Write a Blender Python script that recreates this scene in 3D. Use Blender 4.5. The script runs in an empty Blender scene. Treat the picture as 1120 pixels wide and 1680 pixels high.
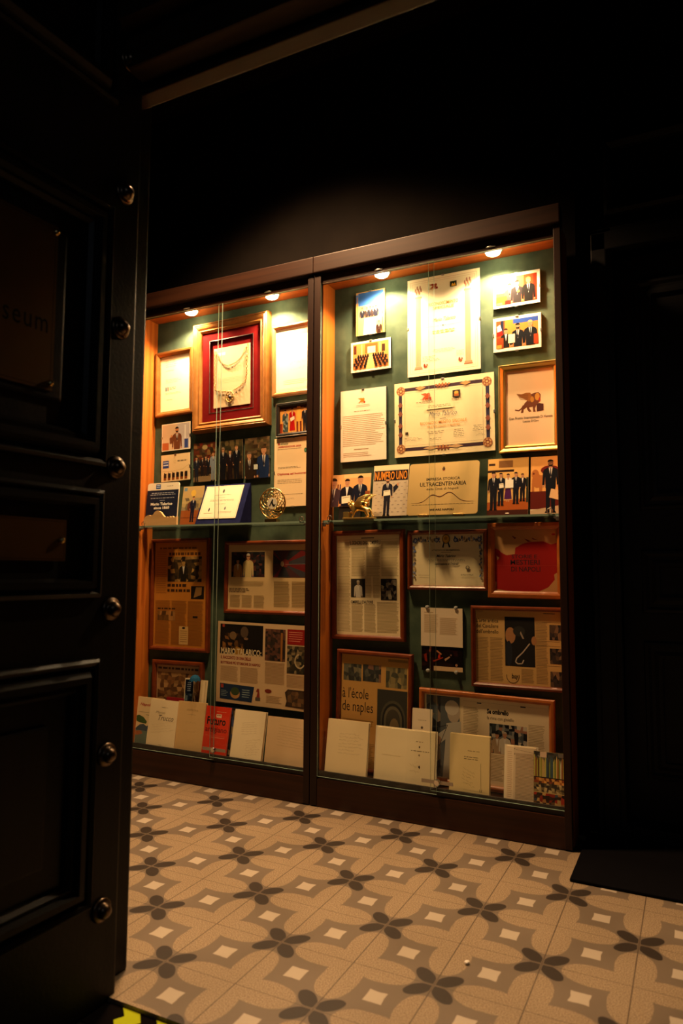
import bpy, bmesh, math, random
from mathutils import Vector, Matrix
random.seed(7)
scene = bpy.context.scene
COL = scene.collection
PI = math.pi

# ------------------------------------------------------------------ camera, world, lights, exposure
cam_d = bpy.data.cameras.new('camera')
cam = bpy.data.objects.new('camera', cam_d)
COL.objects.link(cam)
R3 = Matrix(((0.8939191, 0.0318243, 0.4470971), (0.4481891, -0.0766653, -0.8906453), (0.0059327, 0.9965489, -0.0827958)))
cam.matrix_world = Matrix.Translation((2.15519, -2.38291, 0.92911)) @ R3.to_4x4()
cam_d.sensor_fit = 'VERTICAL'
cam_d.sensor_height = 36.0
cam_d.lens = 1152.6 / 1680 * 36.0
cam_d.clip_start = 0.05
cam_d.dof.use_dof = True
cam_d.dof.focus_distance = 2.75
cam_d.dof.aperture_fstop = 2.8
scene.camera = cam

world = bpy.data.worlds.new('night')
scene.world = world
world.use_nodes = True
world.node_tree.nodes['Background'].inputs[0].default_value = (0.35, 0.45, 0.7, 1)
world.node_tree.nodes['Background'].inputs[1].default_value = 0.0012

def light(name, kind, loc, energy, color, **kw):
    d = bpy.data.lights.new(name, kind)
    d.energy = energy
    d.color = color
    target = kw.pop('target', None)
    for k, v in kw.items():
        setattr(d, k, v)
    o = bpy.data.objects.new(name, d)
    COL.objects.link(o)
    o.location = loc
    if target is not None:
        o.rotation_euler = (Vector(target) - Vector(loc)).to_track_quat('-Z', 'Y').to_euler()
    return o

# warm downlight of the passage (above the frame) and the faint cool light of the street behind the camera
light('passage_downlight', 'SPOT', (0.62, -0.40, 3.0), 370, (1.0, 0.58, 0.28), spot_size=math.radians(120),
      spot_blend=0.6, shadow_soft_size=0.10, target=(0.8, -0.30, 0))
light('street_light', 'AREA', (3.4, -4.6, 3.0), 2.2, (0.75, 0.85, 1.0), shape='RECTANGLE', size=0.8, size_y=0.5,
      target=(1.2, -0.6, 1.0))

scene.view_settings.view_transform = 'Standard'
scene.view_settings.look = 'None'
scene.view_settings.exposure = 0.0
scene.view_settings.gamma = 1.0
scene.view_settings.use_curve_mapping = False
scene.cycles.max_bounces = 8
scene.cycles.transparent_max_bounces = 16
scene.cycles.use_denoising = True
SPOT_W = 41.0
SPOT_COL = (1.0, 0.66, 0.37)

# ------------------------------------------------------------------ materials
def lin(c):
    return tuple((x / 12.92 if x <= 0.04045 else ((x + 0.055) / 1.055) ** 2.4) for x in c)

def rgb(h):
    return tuple(int(h[i:i + 2], 16) / 255 for i in (0, 2, 4))

MATS = {}
def mat(name, color=(0.5, 0.5, 0.5), rough=0.5, metal=0.0, spec=0.5, coat=0.0):
    m = bpy.data.materials.new(name)
    m.use_nodes = True
    b = m.node_tree.nodes['Principled BSDF']
    b.inputs['Base Color'].default_value = (*color, 1)
    b.inputs['Roughness'].default_value = rough
    b.inputs['Metallic'].default_value = metal
    b.inputs['Specular IOR Level'].default_value = spec
    b.inputs['Coat Weight'].default_value = coat
    MATS[name] = m
    return m

def noisy(name, c1, c2, scale=(5, 5, 5), rough=0.5, metal=0.0, spec=0.5, detail=5, bump=0.0, bscale=200, coat=0.0, lo=0.35, hi=0.65):
    """two colours mixed by stretched noise, in world metres"""
    m = mat(name, c1, rough, metal, spec, coat)
    nt = m.node_tree
    b = nt.nodes['Principled BSDF']
    tc = nt.nodes.new('ShaderNodeNewGeometry')
    mp = nt.nodes.new('ShaderNodeMapping')
    mp.inputs['Scale'].default_value = scale
    nz = nt.nodes.new('ShaderNodeTexNoise')
    nz.inputs['Scale'].default_value = 1.0
    nz.inputs['Detail'].default_value = detail
    mr = nt.nodes.new('ShaderNodeMapRange')
    mr.inputs[1].default_value = lo
    mr.inputs[2].default_value = hi
    mx = nt.nodes.new('ShaderNodeMix')
    mx.data_type = 'RGBA'
    mx.inputs[6].default_value = (*c1, 1)
    mx.inputs[7].default_value = (*c2, 1)
    nt.links.new(tc.outputs['Position'], mp.inputs['Vector'])
    nt.links.new(mp.outputs[0], nz.inputs['Vector'])
    nt.links.new(nz.outputs[0], mr.inputs[0])
    nt.links.new(mr.outputs[0], mx.inputs[0])
    nt.links.new(mx.outputs[2], b.inputs['Base Color'])
    if bump:
        n2 = nt.nodes.new('ShaderNodeTexNoise')
        n2.inputs['Scale'].default_value = bscale
        bp = nt.nodes.new('ShaderNodeBump')
        bp.inputs['Strength'].default_value = bump
        bp.inputs['Distance'].default_value = 0.002
        nt.links.new(tc.outputs['Position'], n2.inputs['Vector'])
        nt.links.new(n2.outputs[0], bp.inputs['Height'])
        nt.links.new(bp.outputs[0], b.inputs['Normal'])
    return m

WOOD_V = noisy('wood_vertical', (0.50, 0.145, 0.020), (0.36, 0.085, 0.010), (70, 70, 1.3), 0.42, spec=0.3)
WOOD_H = noisy('wood_horizontal', (0.42, 0.12, 0.018), (0.30, 0.07, 0.009), (1.3, 70, 70), 0.42, spec=0.3)
WOOD_DV = noisy('shaded_wood_vertical', (0.020, 0.0062, 0.0022), (0.012, 0.0036, 0.0012), (60, 60, 1.5), 0.45, spec=0.3)  # cabinet wood again, its colour darkened to stand in for the dim outside
WOOD_DH = noisy('shaded_wood_horizontal', (0.038, 0.011, 0.0030), (0.022, 0.006, 0.0016), (1.5, 60, 60), 0.45, spec=0.3)  # same with horizontal grain, the shade put into the colour
WOOD_CR = noisy('shaded_crown', (0.022, 0.0070, 0.0022), (0.014, 0.0042, 0.0013), (1.5, 60, 60), 0.5, spec=0.2)  # crown copy of that wood, its dimness also mixed into the colour
FELT = noisy('green_felt', (0.085, 0.120, 0.078), (0.050, 0.078, 0.052), (14, 14, 14), 0.95, spec=0.1, detail=8, bump=0.3, bscale=900)
WALLM = noisy('dark_painted_plaster', (0.007, 0.0055, 0.0045), (0.005, 0.004, 0.0035), (6, 6, 6), 0.9, spec=0.05, bump=0.2, bscale=60)
DOORB = noisy('black_door_paint', (0.014, 0.015, 0.017), (0.011, 0.012, 0.0135), (3, 3, 20), 0.55, spec=0.2)
PORTAL = noisy('aged_portal_wood', (0.008, 0.006, 0.0045), (0.005, 0.004, 0.003), (40, 40, 2), 0.42, spec=0.22, bump=0.25, bscale=120)
LINTEL = noisy('lintel_wood', (0.036, 0.018, 0.008), (0.024, 0.012, 0.0055), (2, 50, 50), 0.5, spec=0.3)
IRON = mat('stud_iron', (0.13, 0.09, 0.06), 0.32, 1.0)
BRASS = noisy('aged_brass', (0.32, 0.20, 0.075), (0.22, 0.13, 0.05), (8, 8, 30), 0.42, 1.0)
BRASS_B = mat('bright_brass', (0.75, 0.52, 0.20), 0.25, 1.0)
OLDGOLD = mat('dull_gold', (0.36, 0.22, 0.07), 0.38, 0.9)
GOLD = mat('gold_leaf', (0.82, 0.56, 0.18), 0.30, 0.85)
GOLDW = noisy('gilded_wood', (0.34, 0.14, 0.03), (0.26, 0.10, 0.02), (30, 30, 30), 0.34, 0.3)
FRAMEB = noisy('frame_brown', (0.42, 0.19, 0.06), (0.34, 0.14, 0.045), (30, 30, 30), 0.35)
FRAMER = noisy('frame_red_brown', (0.20, 0.040, 0.009), (0.15, 0.028, 0.006), (30, 30, 30), 0.30, spec=0.5)
FRAMEO = noisy('frame_orange_brown', (0.42, 0.12, 0.022), (0.34, 0.09, 0.016), (30, 30, 30), 0.32, spec=0.5)
FRAMEK = mat('frame_black', (0.012, 0.011, 0.010), 0.35)
CHROME = mat('chrome', (0.75, 0.74, 0.72), 0.15, 1.0)
STEEL = mat('dull_steel', (0.5, 0.48, 0.45), 0.35, 1.0)
BLACKM = mat('black_metal', (0.010, 0.009, 0.009), 0.5)
REDMAT = noisy('red_mount', (0.115, 0.005, 0.005), (0.095, 0.004, 0.004), (20, 20, 20), 0.95, spec=0.03)
NAVY = noisy('navy_velvet', (0.012, 0.014, 0.06), (0.008, 0.010, 0.045), (40, 40, 40), 0.95, spec=0.05)
PAGES = noisy('page_edges', (0.80, 0.70, 0.50), (0.60, 0.50, 0.34), (4, 900, 4), 0.8, spec=0.2)
PINE = noisy('pale_wood', (0.72, 0.45, 0.20), (0.62, 0.37, 0.15), (6, 50, 50), 0.5)
RUBBER = noisy('doormat_black', (0.004, 0.004, 0.004), (0.006, 0.0055, 0.007), (300, 300, 300), 0.98, spec=0.0, bump=0.6, bscale=500)
ASPHALT = noisy('dark_stone', (0.010, 0.009, 0.008), (0.006, 0.006, 0.006), (30, 30, 30), 0.9, spec=0.1)
STRIPB = mat('black_tape', (0.004, 0.003, 0.003), 0.95, 0, 0.02)
YELLOW = mat('yellow_tape', (0.36, 0.42, 0.006), 0.8, 0, 0.1)
BLUEU = mat('blue_cloth', (0.015, 0.085, 0.17), 0.8, 0, 0.1)
DEBRIS = mat('white_crumb', (0.8, 0.75, 0.65), 0.8)
SILVER = mat('silver_edge', (0.7, 0.68, 0.62), 0.3, 1.0)

def attr_mat(name, rough, spec, coat=0.0):
    m = mat(name, rough=rough, spec=spec, coat=coat)
    nt = m.node_tree
    a = nt.nodes.new('ShaderNodeAttribute')
    a.attribute_name = 'Col'
    nt.links.new(a.outputs['Color'], nt.nodes['Principled BSDF'].inputs['Base Color'])
    return m
PRINT = attr_mat('printed_paper', 0.6, 0.25)
GLOSS = attr_mat('glossy_print', 0.28, 0.5)
def metal_print(name):
    m = attr_mat(name, 0.38, 0.5)
    m.node_tree.nodes['Principled BSDF'].inputs['Metallic'].default_value = 0.75
    return m
METALP = metal_print('engraved_metal')

def glass_mat():
    m = bpy.data.materials.new('thin_glass')
    m.use_nodes = True
    nt = m.node_tree
    nt.nodes.clear()
    out = nt.nodes.new('ShaderNodeOutputMaterial')
    mix = nt.nodes.new('ShaderNodeMixShader')
    fr = nt.nodes.new('ShaderNodeFresnel')
    fr.inputs[0].default_value = 1.42
    tr = nt.nodes.new('ShaderNodeBsdfTransparent')
    tr.inputs[0].default_value = (0.97, 0.985, 0.97, 1)
    gl = nt.nodes.new('ShaderNodeBsdfGlossy')
    gl.inputs['Roughness'].default_value = 0.01
    geo = nt.nodes.new('ShaderNodeNewGeometry')      # reflect once per sheet, on the face that is entered
    fac = nt.nodes.new('ShaderNodeMath'); fac.operation = 'MULTIPLY'
    inv = nt.nodes.new('ShaderNodeMath'); inv.operation = 'SUBTRACT'; inv.inputs[0].default_value = 1.0
    nt.links.new(geo.outputs['Backfacing'], inv.inputs[1])
    nt.links.new(fr.outputs[0], fac.inputs[0])
    nt.links.new(inv.outputs[0], fac.inputs[1])
    nt.links.new(fac.outputs[0], mix.inputs[0])
    nt.links.new(tr.outputs[0], mix.inputs[1])
    nt.links.new(gl.outputs[0], mix.inputs[2])
    nt.links.new(mix.outputs[0], out.inputs[0])
    return m
GLASS = glass_mat()
GEDGE = mat('glass_cut_edge', (0.24, 0.34, 0.27), 0.25, 0, 0.8)
BULB = bpy.data.materials.new('lit_bulb')
BULB.use_nodes = True
_b = BULB.node_tree.nodes['Principled BSDF']
_b.inputs['Emission Color'].default_value = (1.0, 0.78, 0.42, 1)
_b.inputs['Emission Strength'].default_value = 60

# ------------------------------------------------------------------ mesh helpers
def link(name, mesh, parent=None, mats=None):
    o = bpy.data.objects.new(name, mesh)
    COL.objects.link(o)
    if mats:
        for m in (mats if isinstance(mats, (list, tuple)) else [mats]):
            mesh.materials.append(m)
    if parent is not None:
        o.parent = parent
    return o

def fin(name, bm, m, parent=None, smooth=False, kind=None):
    bmesh.ops.recalc_face_normals(bm, faces=bm.faces)
    me = bpy.data.meshes.new(name)
    if smooth:
        for f in bm.faces:
            f.smooth = True
    bm.to_mesh(me)
    bm.free()
    o = link(name, me, parent, m)
    if kind:
        o['kind'] = kind
    return o

def box(bm, x0, x1, y0, y1, z0, z1, bev=0.0, mi=0):
    vs = [bm.verts.new((x, y, z)) for x in (x0, x1) for y in (y0, y1) for z in (z0, z1)]
    idx = [(0, 1, 3, 2), (4, 6, 7, 5), (0, 4, 5, 1), (2, 3, 7, 6), (0, 2, 6, 4), (1, 5, 7, 3)]
    fs = [bm.faces.new([vs[i] for i in q]) for q in idx]
    for f in fs:
        f.material_index = mi
    if bev:
        es = list({e for f in fs for e in f.edges})
        r = bmesh.ops.bevel(bm, geom=es, offset=bev, segments=2, affect='EDGES', profile=0.6)
        for f in r['faces']:
            f.material_index = mi
    return fs

def bx(name, x0, x1, y0, y1, z0, z1, m, parent=None, bev=0.0, kind=None):
    bm = bmesh.new()
    box(bm, x0, x1, y0, y1, z0, z1, bev)
    return fin(name, bm, m, parent, kind=kind)

def tube(bm, pts, r, n=8, closed=False):
    pts = [Vector(p) for p in pts]
    rings = []
    N = len(pts)
    prev = None
    for i, p in enumerate(pts):
        a = pts[(i - 1) % N] if (closed or i > 0) else p
        b = pts[(i + 1) % N] if (closed or i < N - 1) else p
        t = (b - a).normalized()
        up = Vector((0, 1, 0)) if abs(t.y) < 0.9 else Vector((1, 0, 0))
        s = t.cross(up).normalized()
        u = s.cross(t).normalized()
        rr = r[i] if isinstance(r, (list, tuple)) else r
        rings.append([bm.verts.new(p + s * rr * math.cos(2 * PI * k / n) + u * rr * math.sin(2 * PI * k / n)) for k in range(n)])
    for i in range(N if closed else N - 1):
        A, B = rings[i], rings[(i + 1) % N]
        for k in range(n):
            bm.faces.new((A[k], A[(k + 1) % n], B[(k + 1) % n], B[k]))
    if not closed:
        bm.faces.new(rings[0][::-1])
        bm.faces.new(rings[-1])

def lathe(bm, prof, axis='z', n=24, c=(0, 0, 0)):
    """profile of (radius, height); axis z or -y"""
    rings = []
    for r, h in prof:
        ring = []
        for k in range(n):
            a = 2 * PI * k / n
            p = (r * math.cos(a), r * math.sin(a), h) if axis == 'z' else (r * math.cos(a), -h, r * math.sin(a))
            ring.append(bm.verts.new((p[0] + c[0], p[1] + c[1], p[2] + c[2])))
        rings.append(ring)
    for A, B in zip(rings, rings[1:]):
        for k in range(n):
            bm.faces.new((A[k], A[(k + 1) % n], B[(k + 1) % n], B[k]))
    bm.faces.new(rings[0][::-1])
    bm.faces.new(rings[-1])

def prism(bm, pts, y0, y1):
    """extrude an x,z outline from y0 to y1"""
    a = [bm.verts.new((x, y0, z)) for x, z in pts]
    b = [bm.verts.new((x, y1, z)) for x, z in pts]
    bm.faces.new(a)
    bm.faces.new(b[::-1])
    n = len(pts)
    for i in range(n):
        bm.faces.new((a[i], b[i], b[(i + 1) % n], a[(i + 1) % n]))

def frame_bm(bm, w, h, prof, cx=0, cz=0):
    """mitred frame: prof = [(inset, y)...], closed loop"""
    loops = []
    for ins, y in prof:
        x, z = w / 2 - ins, h / 2 - ins
        loops.append([bm.verts.new((cx + sx * x, y, cz + sz * z)) for sx, sz in ((-1, 1), (1, 1), (1, -1), (-1, -1))])
    n = len(loops)
    for i in range(n):
        A, B = loops[i], loops[(i + 1) % n]
        for k in range(4):
            bm.faces.new((A[k], A[(k + 1) % 4], B[(k + 1) % 4], B[k]))

def empty(name, loc, label=None, cat=None, group=None, kind=None, rot=(0, 0, 0)):
    o = bpy.data.objects.new(name, None)
    o.empty_display_size = 0.05
    COL.objects.link(o)
    o.location = loc
    o.rotation_euler = rot
    tag(o, label, cat, group, kind)
    return o

def tag(o, label=None, cat=None, group=None, kind=None):
    if label: o['label'] = label
    if cat: o['category'] = cat
    if group: o['group'] = group
    if kind: o['kind'] = kind
    return o

# ------------------------------------------------------------------ lettering and printing
_glyphs = {}
def glyphs(s, bold=0.0, shear=0.0, space=1.0):
    key = (s, bold, shear, space)
    if key not in _glyphs:
        cu = bpy.data.curves.new('t', 'FONT')
        cu.body = s
        cu.offset = bold
        cu.shear = shear
        cu.space_character = space
        cu.resolution_u = 2
        o = bpy.data.objects.new('t', cu)
        COL.objects.link(o)
        dg = bpy.context.evaluated_depsgraph_get()
        me = bpy.data.meshes.new_from_object(o.evaluated_get(dg))
        vs = [(v.co.x, v.co.y) for v in me.vertices]
        fs = [tuple(p.vertices) for p in me.polygons]
        x0 = min(v[0] for v in vs); x1 = max(v[0] for v in vs)
        y0 = min(v[1] for v in vs); y1 = max(v[1] for v in vs)
        vs = [((x - x0) / (x1 - x0), (y - y0) / (y1 - y0)) for x, y in vs]
        bpy.data.objects.remove(o)
        bpy.data.curves.remove(cu)
        bpy.data.meshes.remove(me)
        _glyphs[key] = (vs, fs)
    return _glyphs[key]

class Sheet:
    """a printed sheet: coloured shapes on thin paper; u to the right and v down, both 0..1"""
    EPS = 2.2e-5
    def __init__(s, w, h, paper='f0e2c4', t=0.0012, y=0.0, cx=0, cz=0, base=True, radius=0.0):
        s.w, s.h, s.y, s.cx, s.cz = w, h, y, cx, cz
        s.V, s.F, s.C = [], [], []
        s.n = 0
        pc = lin(rgb(paper))
        if base:
            if radius:
                pts = []
                for ox, oz, a0 in ((w / 2 - radius, h / 2 - radius, 0), (-w / 2 + radius, h / 2 - radius, 90), (-w / 2 + radius, -h / 2 + radius, 180), (w / 2 - radius, -h / 2 + radius, 270)):
                    for k in range(6):
                        a = math.radians(a0 + 18 * k)
                        pts.append((ox + radius * math.cos(a), oz + radius * math.sin(a)))
            else:
                pts = [(w / 2, h / 2), (-w / 2, h / 2), (-w / 2, -h / 2), (w / 2, -h / 2)]
            n = len(pts)
            b = len(s.V)
            for yy in (y, y + t):
                for x, z in pts:
                    s.V.append((x + cx, yy, z + cz))
            s.F.append(tuple(range(b, b + n))); s.C.append(pc)
            s.F.append(tuple(range(b + 2 * n - 1, b + n - 1, -1))); s.C.append(pc)
            for i in range(n):
                j = (i + 1) % n
                s.F.append((b + i, b + n + i, b + n + j, b + j)); s.C.append(pc)
    def up(s): s.n += 1
    def P(s, u, v):
        u, v = min(max(u, 0.0), 1.0), min(max(v, 0.0), 1.0)      # ink stays on the sheet
        return (s.cx + (u - 0.5) * s.w, s.y - s.EPS * s.n - 1e-4, s.cz + (0.5 - v) * s.h)
    def poly(s, pts, col, up=True):
        if up: s.n += 1
        b = len(s.V)
        # make the outline run so its normal faces the viewer (-y)
        a = sum((pts[i][0] * pts[(i + 1) % len(pts)][1] - pts[(i + 1) % len(pts)][0] * pts[i][1]) for i in range(len(pts)))
        if a > 0: pts = pts[::-1]
        for u, v in pts: s.V.append(s.P(u, v))
        s.F.append(tuple(range(b, b + len(pts)))); s.C.append(lin(rgb(col)) if isinstance(col, str) else col)
    def rect(s, u0, v0, u1, v1, col, up=True):
        s.poly([(u0, v0), (u1, v0), (u1, v1), (u0, v1)], col, up)
    def ell(s, u, v, ru, rv, col, n=14, up=True, a0=0, a1=360):
        s.poly([(u + ru * math.cos(math.radians(a0 + (a1 - a0) * k / n)), v + rv * math.sin(math.radians(a0 + (a1 - a0) * k / n))) for k in range(n if a1 - a0 == 360 else n + 1)], col, up)
    def circ(s, u, v, r, col, n=14):      # r in fraction of height
        s.ell(u, v, r * s.h / s.w, r, col, n)
    def line(s, pts, th, col):            # th in metres
        for (u0, v0), (u1, v1) in zip(pts, pts[1:]):
            dx, dz = (u1 - u0) * s.w, (v1 - v0) * s.h
            L = math.hypot(dx, dz) or 1e-9
            nx, nz = -dz / L * th / 2 / s.w, dx / L * th / 2 / s.h
            s.poly([(u0 + nx, v0 + nz), (u1 + nx, v1 + nz), (u1 - nx, v1 - nz), (u0 - nx, v0 - nz)], col, up=False)
    def border(s, m, th, col):            # m margin in metres
        a, b = m / s.w, m / s.h
        s.up(); s.line([(a, b), (1 - a, b), (1 - a, 1 - b), (a, 1 - b), (a, b)], th, col)
    def text(s, t, u0, v0, u1, v1, col, bold=0.0, shear=0.0, space=1.0, slope=0.0):
        s.n += 1
        vs, fs = glyphs(t, bold, shear, space)
        b = len(s.V)
        c = lin(rgb(col))
        for x, y in vs: s.V.append(s.P(u0 + x * (u1 - u0), v1 - y * (v1 - v0) + slope * x))
        for f in fs:
            s.F.append(tuple(b + i for i in f)); s.C.append(c)
    def lines(s, u0, v0, u1, v1, n, col, frac=0.38, ragged=0.0, word=0.0, slope=0.0, center=False):
        """n lines of unreadable small print"""
        s.n += 1
        dv = (v1 - v0) / n
        for i in range(n):
            v = v0 + i * dv
            e = u1 - (u1 - u0) * ragged * random.random()
            b = u0 + (u1 - e) / 1 if center else u0
            if center:
                e2 = u0 + (u1 - u0) * 0.5 + (e - u0) * 0.5; b = u0 + u1 - e2; e = e2
            if word:
                x = b
                while x < e:
                    L = word * (0.4 + random.random())
                    x2 = min(x + L, e)
                    s.poly([(x, v + slope * (x - u0)), (x2, v + slope * (x2 - u0)), (x2, v + dv * frac + slope * (x2 - u0)), (x, v + dv * frac + slope * (x - u0))], col, False)
                    x = x2 + word * 0.28
            else:
                s.poly([(b, v + slope * (b - u0)), (e, v + slope * (e - u0)), (e, v + dv * frac + slope * (e - u0)), (b, v + dv * frac + slope * (b - u0))], col, False)
    def scrawl(s, u0, v0, u1, v1, n, col, th=0.0005, slope=0.0, ragged=0.3):
        """handwriting: wavy pen strokes"""
        s.n += 1
        dv = (v1 - v0) / max(n, 1)
        for i in range(n):
            x = u0 + random.random() * 0.04
            e = u1 - (u1 - u0) * ragged * random.random()
            while x < e:
                L = (0.05 + random.random() * 0.09)
                pts = []
                k = max(3, int(L * s.w / 0.0028))
                for j in range(k + 1):
                    xx = x + L * j / k
                    pts.append((xx, v0 + (i + 0.5) * dv + slope * (xx - u0) + (random.random() - 0.5) * dv * 0.55))
                s.line(pts, th, col)
                x += L + 0.02
    def mosaic(s, u0, v0, u1, v1, nx, ny, cols, jit=0.35):
        s.n += 1
        P = [[((u0 + (u1 - u0) * (i + (random.uniform(-jit, jit) if 0 < i < nx else 0)) / nx), (v0 + (v1 - v0) * (j + (random.uniform(-jit, jit) if 0 < j < ny else 0)) / ny)) for i in range(nx + 1)] for j in range(ny + 1)]
        for j in range(ny):
            for i in range(nx):
                c = lin(rgb(random.choice(cols)))
                k = random.uniform(0.75, 1.2)
                s.poly([P[j][i], P[j][i + 1], P[j + 1][i + 1], P[j + 1][i]], tuple(min(1, x * k) for x in c), False)
    def man(s, u, v0, v1, suit='14161f', skin='b98562', hair='1d1510', shirt='dcd6cc', tie='1b1c2a', full=True, skirt=None, face=0, beard=False, glasses=False, paper=None, arm=None, clip=(0, 1)):
        """a printed standing figure, head top at v0, lower end at v1"""
        H = (v1 - v0) * s.h
        q = H / (7.3 if full else 3.9)
        def U(x): return min(max(u + x * q / s.w, clip[0]), clip[1])
        def Vv(z): return v0 + z * q / s.h
        def pg(pts, c): s.poly([(U(x), min(Vv(z), v1)) for x, z in pts], c)
        if full and not skirt:
            pg([(-0.62, 3.5), (0.62, 3.5), (0.58, 7.1), (0.12, 7.1), (0.0, 4.3), (-0.12, 7.1), (-0.58, 7.1)], suit)
            pg([(-0.62, 7.05), (-0.1, 7.05), (-0.1, 7.3), (-0.75, 7.3)], '0a0808'); pg([(0.62, 7.05), (0.1, 7.05), (0.1, 7.3), (0.75, 7.3)], '0a0808')
        if skirt:
            pg([(-0.55, 2.9), (0.55, 2.9), (0.95, 6.6), (-0.95, 6.6)], skirt)
            pg([(-0.35, 6.6), (-0.1, 6.6), (-0.1, 7.3), (-0.35, 7.3)], skin); pg([(0.1, 6.6), (0.35, 6.6), (0.35, 7.3), (0.1, 7.3)], skin)
        s.poly([(U(x), min(Vv(z), v1)) for x, z in [(-0.28, 1.05), (0.28, 1.05), (0.85, 1.35), (1.0, 1.7), (1.08, 3.5), (0.80, 3.6), (0.70, 2.3), (0.66, 3.9), (-0.66, 3.9), (-0.70, 2.3), (-0.80, 3.6), (-1.08, 3.5), (-1.0, 1.7), (-0.85, 1.35)]], suit)
        pg([(-0.26, 1.08), (0.26, 1.08), (0.02, 2.6)], shirt)
        if tie: pg([(-0.06, 1.2), (0.06, 1.2), (0.09, 2.2), (0.0, 2.45), (-0.09, 2.2)], tie)
        for sx in (-1, 1):
            s.ell(U(sx * 0.94), min(Vv(3.65), v1 - 0.01), 0.14 * q / s.w, 0.17 * q / s.h, skin, 8)
        pg([(-0.17, 0.7), (0.17, 0.7), (0.2, 1.2), (-0.2, 1.2)], skin)
        s.ell(U(0), Vv(0.52), 0.37 * q / s.w, 0.5 * q / s.h, skin, 14)
        s.ell(U(-0.02), Vv(0.33), 0.39 * q / s.w, 0.34 * q / s.h, hair, 10, a0=180, a1=360)
        s.ell(U(-0.14), Vv(0.5), 0.04 * q / s.w, 0.028 * q / s.h, '2a1a12', 6); s.ell(U(0.14), Vv(0.5), 0.04 * q / s.w, 0.028 * q / s.h, '2a1a12', 6)
        if glasses: pg([(-0.3, 0.44), (0.3, 0.44), (0.3, 0.56), (-0.3, 0.56)], '181414')
        if beard: pg([(-0.33, 0.6), (-0.15, 0.7), (0.15, 0.7), (0.33, 0.6), (0.2, 0.98), (-0.2, 0.98)], hair)
        else: pg([(-0.13, 0.76), (0.13, 0.76), (0.0, 0.82)], '8a4a3c')
        if paper:
            pg([(-0.75, 2.5), (0.55, 2.35), (0.65, 3.35), (-0.65, 3.5)], paper)
            pg([(-0.6, 2.65), (0.42, 2.52), (0.48, 2.6), (-0.55, 2.75)], '9a8a70')
    def woman(s, u, v0, v1, dress='a01818', **k):
        s.man(u, v0, v1, suit=dress, shirt='c99873', tie=None, skirt=k.pop('skirt', dress), hair=k.pop('hair', '23160f'), **k)
    def lion(s, u0, v0, u1, v1, col, col2=None, book=None, flip=False):
        def T(p):
            x = (p[0] - 340) / 545; y = (p[1] - 610) / 340
            if flip: x = 1 - x
            return (u0 + x * (u1 - u0), v0 + y * (v1 - v0))
        col2 = col2 or col
        for pts in ([(555, 780), (500, 830), (475, 880), (458, 945), (505, 945), (512, 895), (590, 850)],
                    [(565, 840), (580, 900), (615, 942), (660, 935), (618, 880), (625, 840)],
                    [(680, 830), (690, 945), (740, 945), (722, 895), (755, 830)]):
            s.poly([T(p) for p in pts], col)
        s.poly([T(p) for p in [(500, 815), (512, 825), (480, 885), (420, 915), (345, 897), (350, 880), (415, 895), (465, 865)]], col)
        s.poly([T(p) for p in [(520, 800), (560, 765), (610, 730), (640, 650), (720, 632), (790, 625), (832, 665), (828, 740), (790, 805), (740, 850), (650, 862), (580, 862), (530, 850)]], col)
        s.poly([T(p) for p in [(375, 620), (470, 636), (560, 618), (640, 622), (668, 690), (620, 770), (570, 745), (520, 715), (440, 680)]], col2)
        s.ell(*T((770, 690)), 0.09 * abs(u1 - u0), 0.16 * abs(v1 - v0), col2, 10)
        if book: s.poly([T(p) for p in [(757, 830), (800, 805), (885, 825), (885, 932), (757, 945)]], book)
    def build(s, name, parent, m=None, kind=None):
        me = bpy.data.meshes.new(name)
        me.from_pydata(s.V, [], s.F)
        ca = me.color_attributes.new('Col', 'FLOAT_COLOR', 'CORNER')
        buf = []
        for p, c in zip(me.polygons, s.C):
            buf.extend([c[0], c[1], c[2], 1.0] * p.loop_total)
        ca.data.foreach_set('color', buf)
        return link(name, me, parent, m or PRINT)

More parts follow.
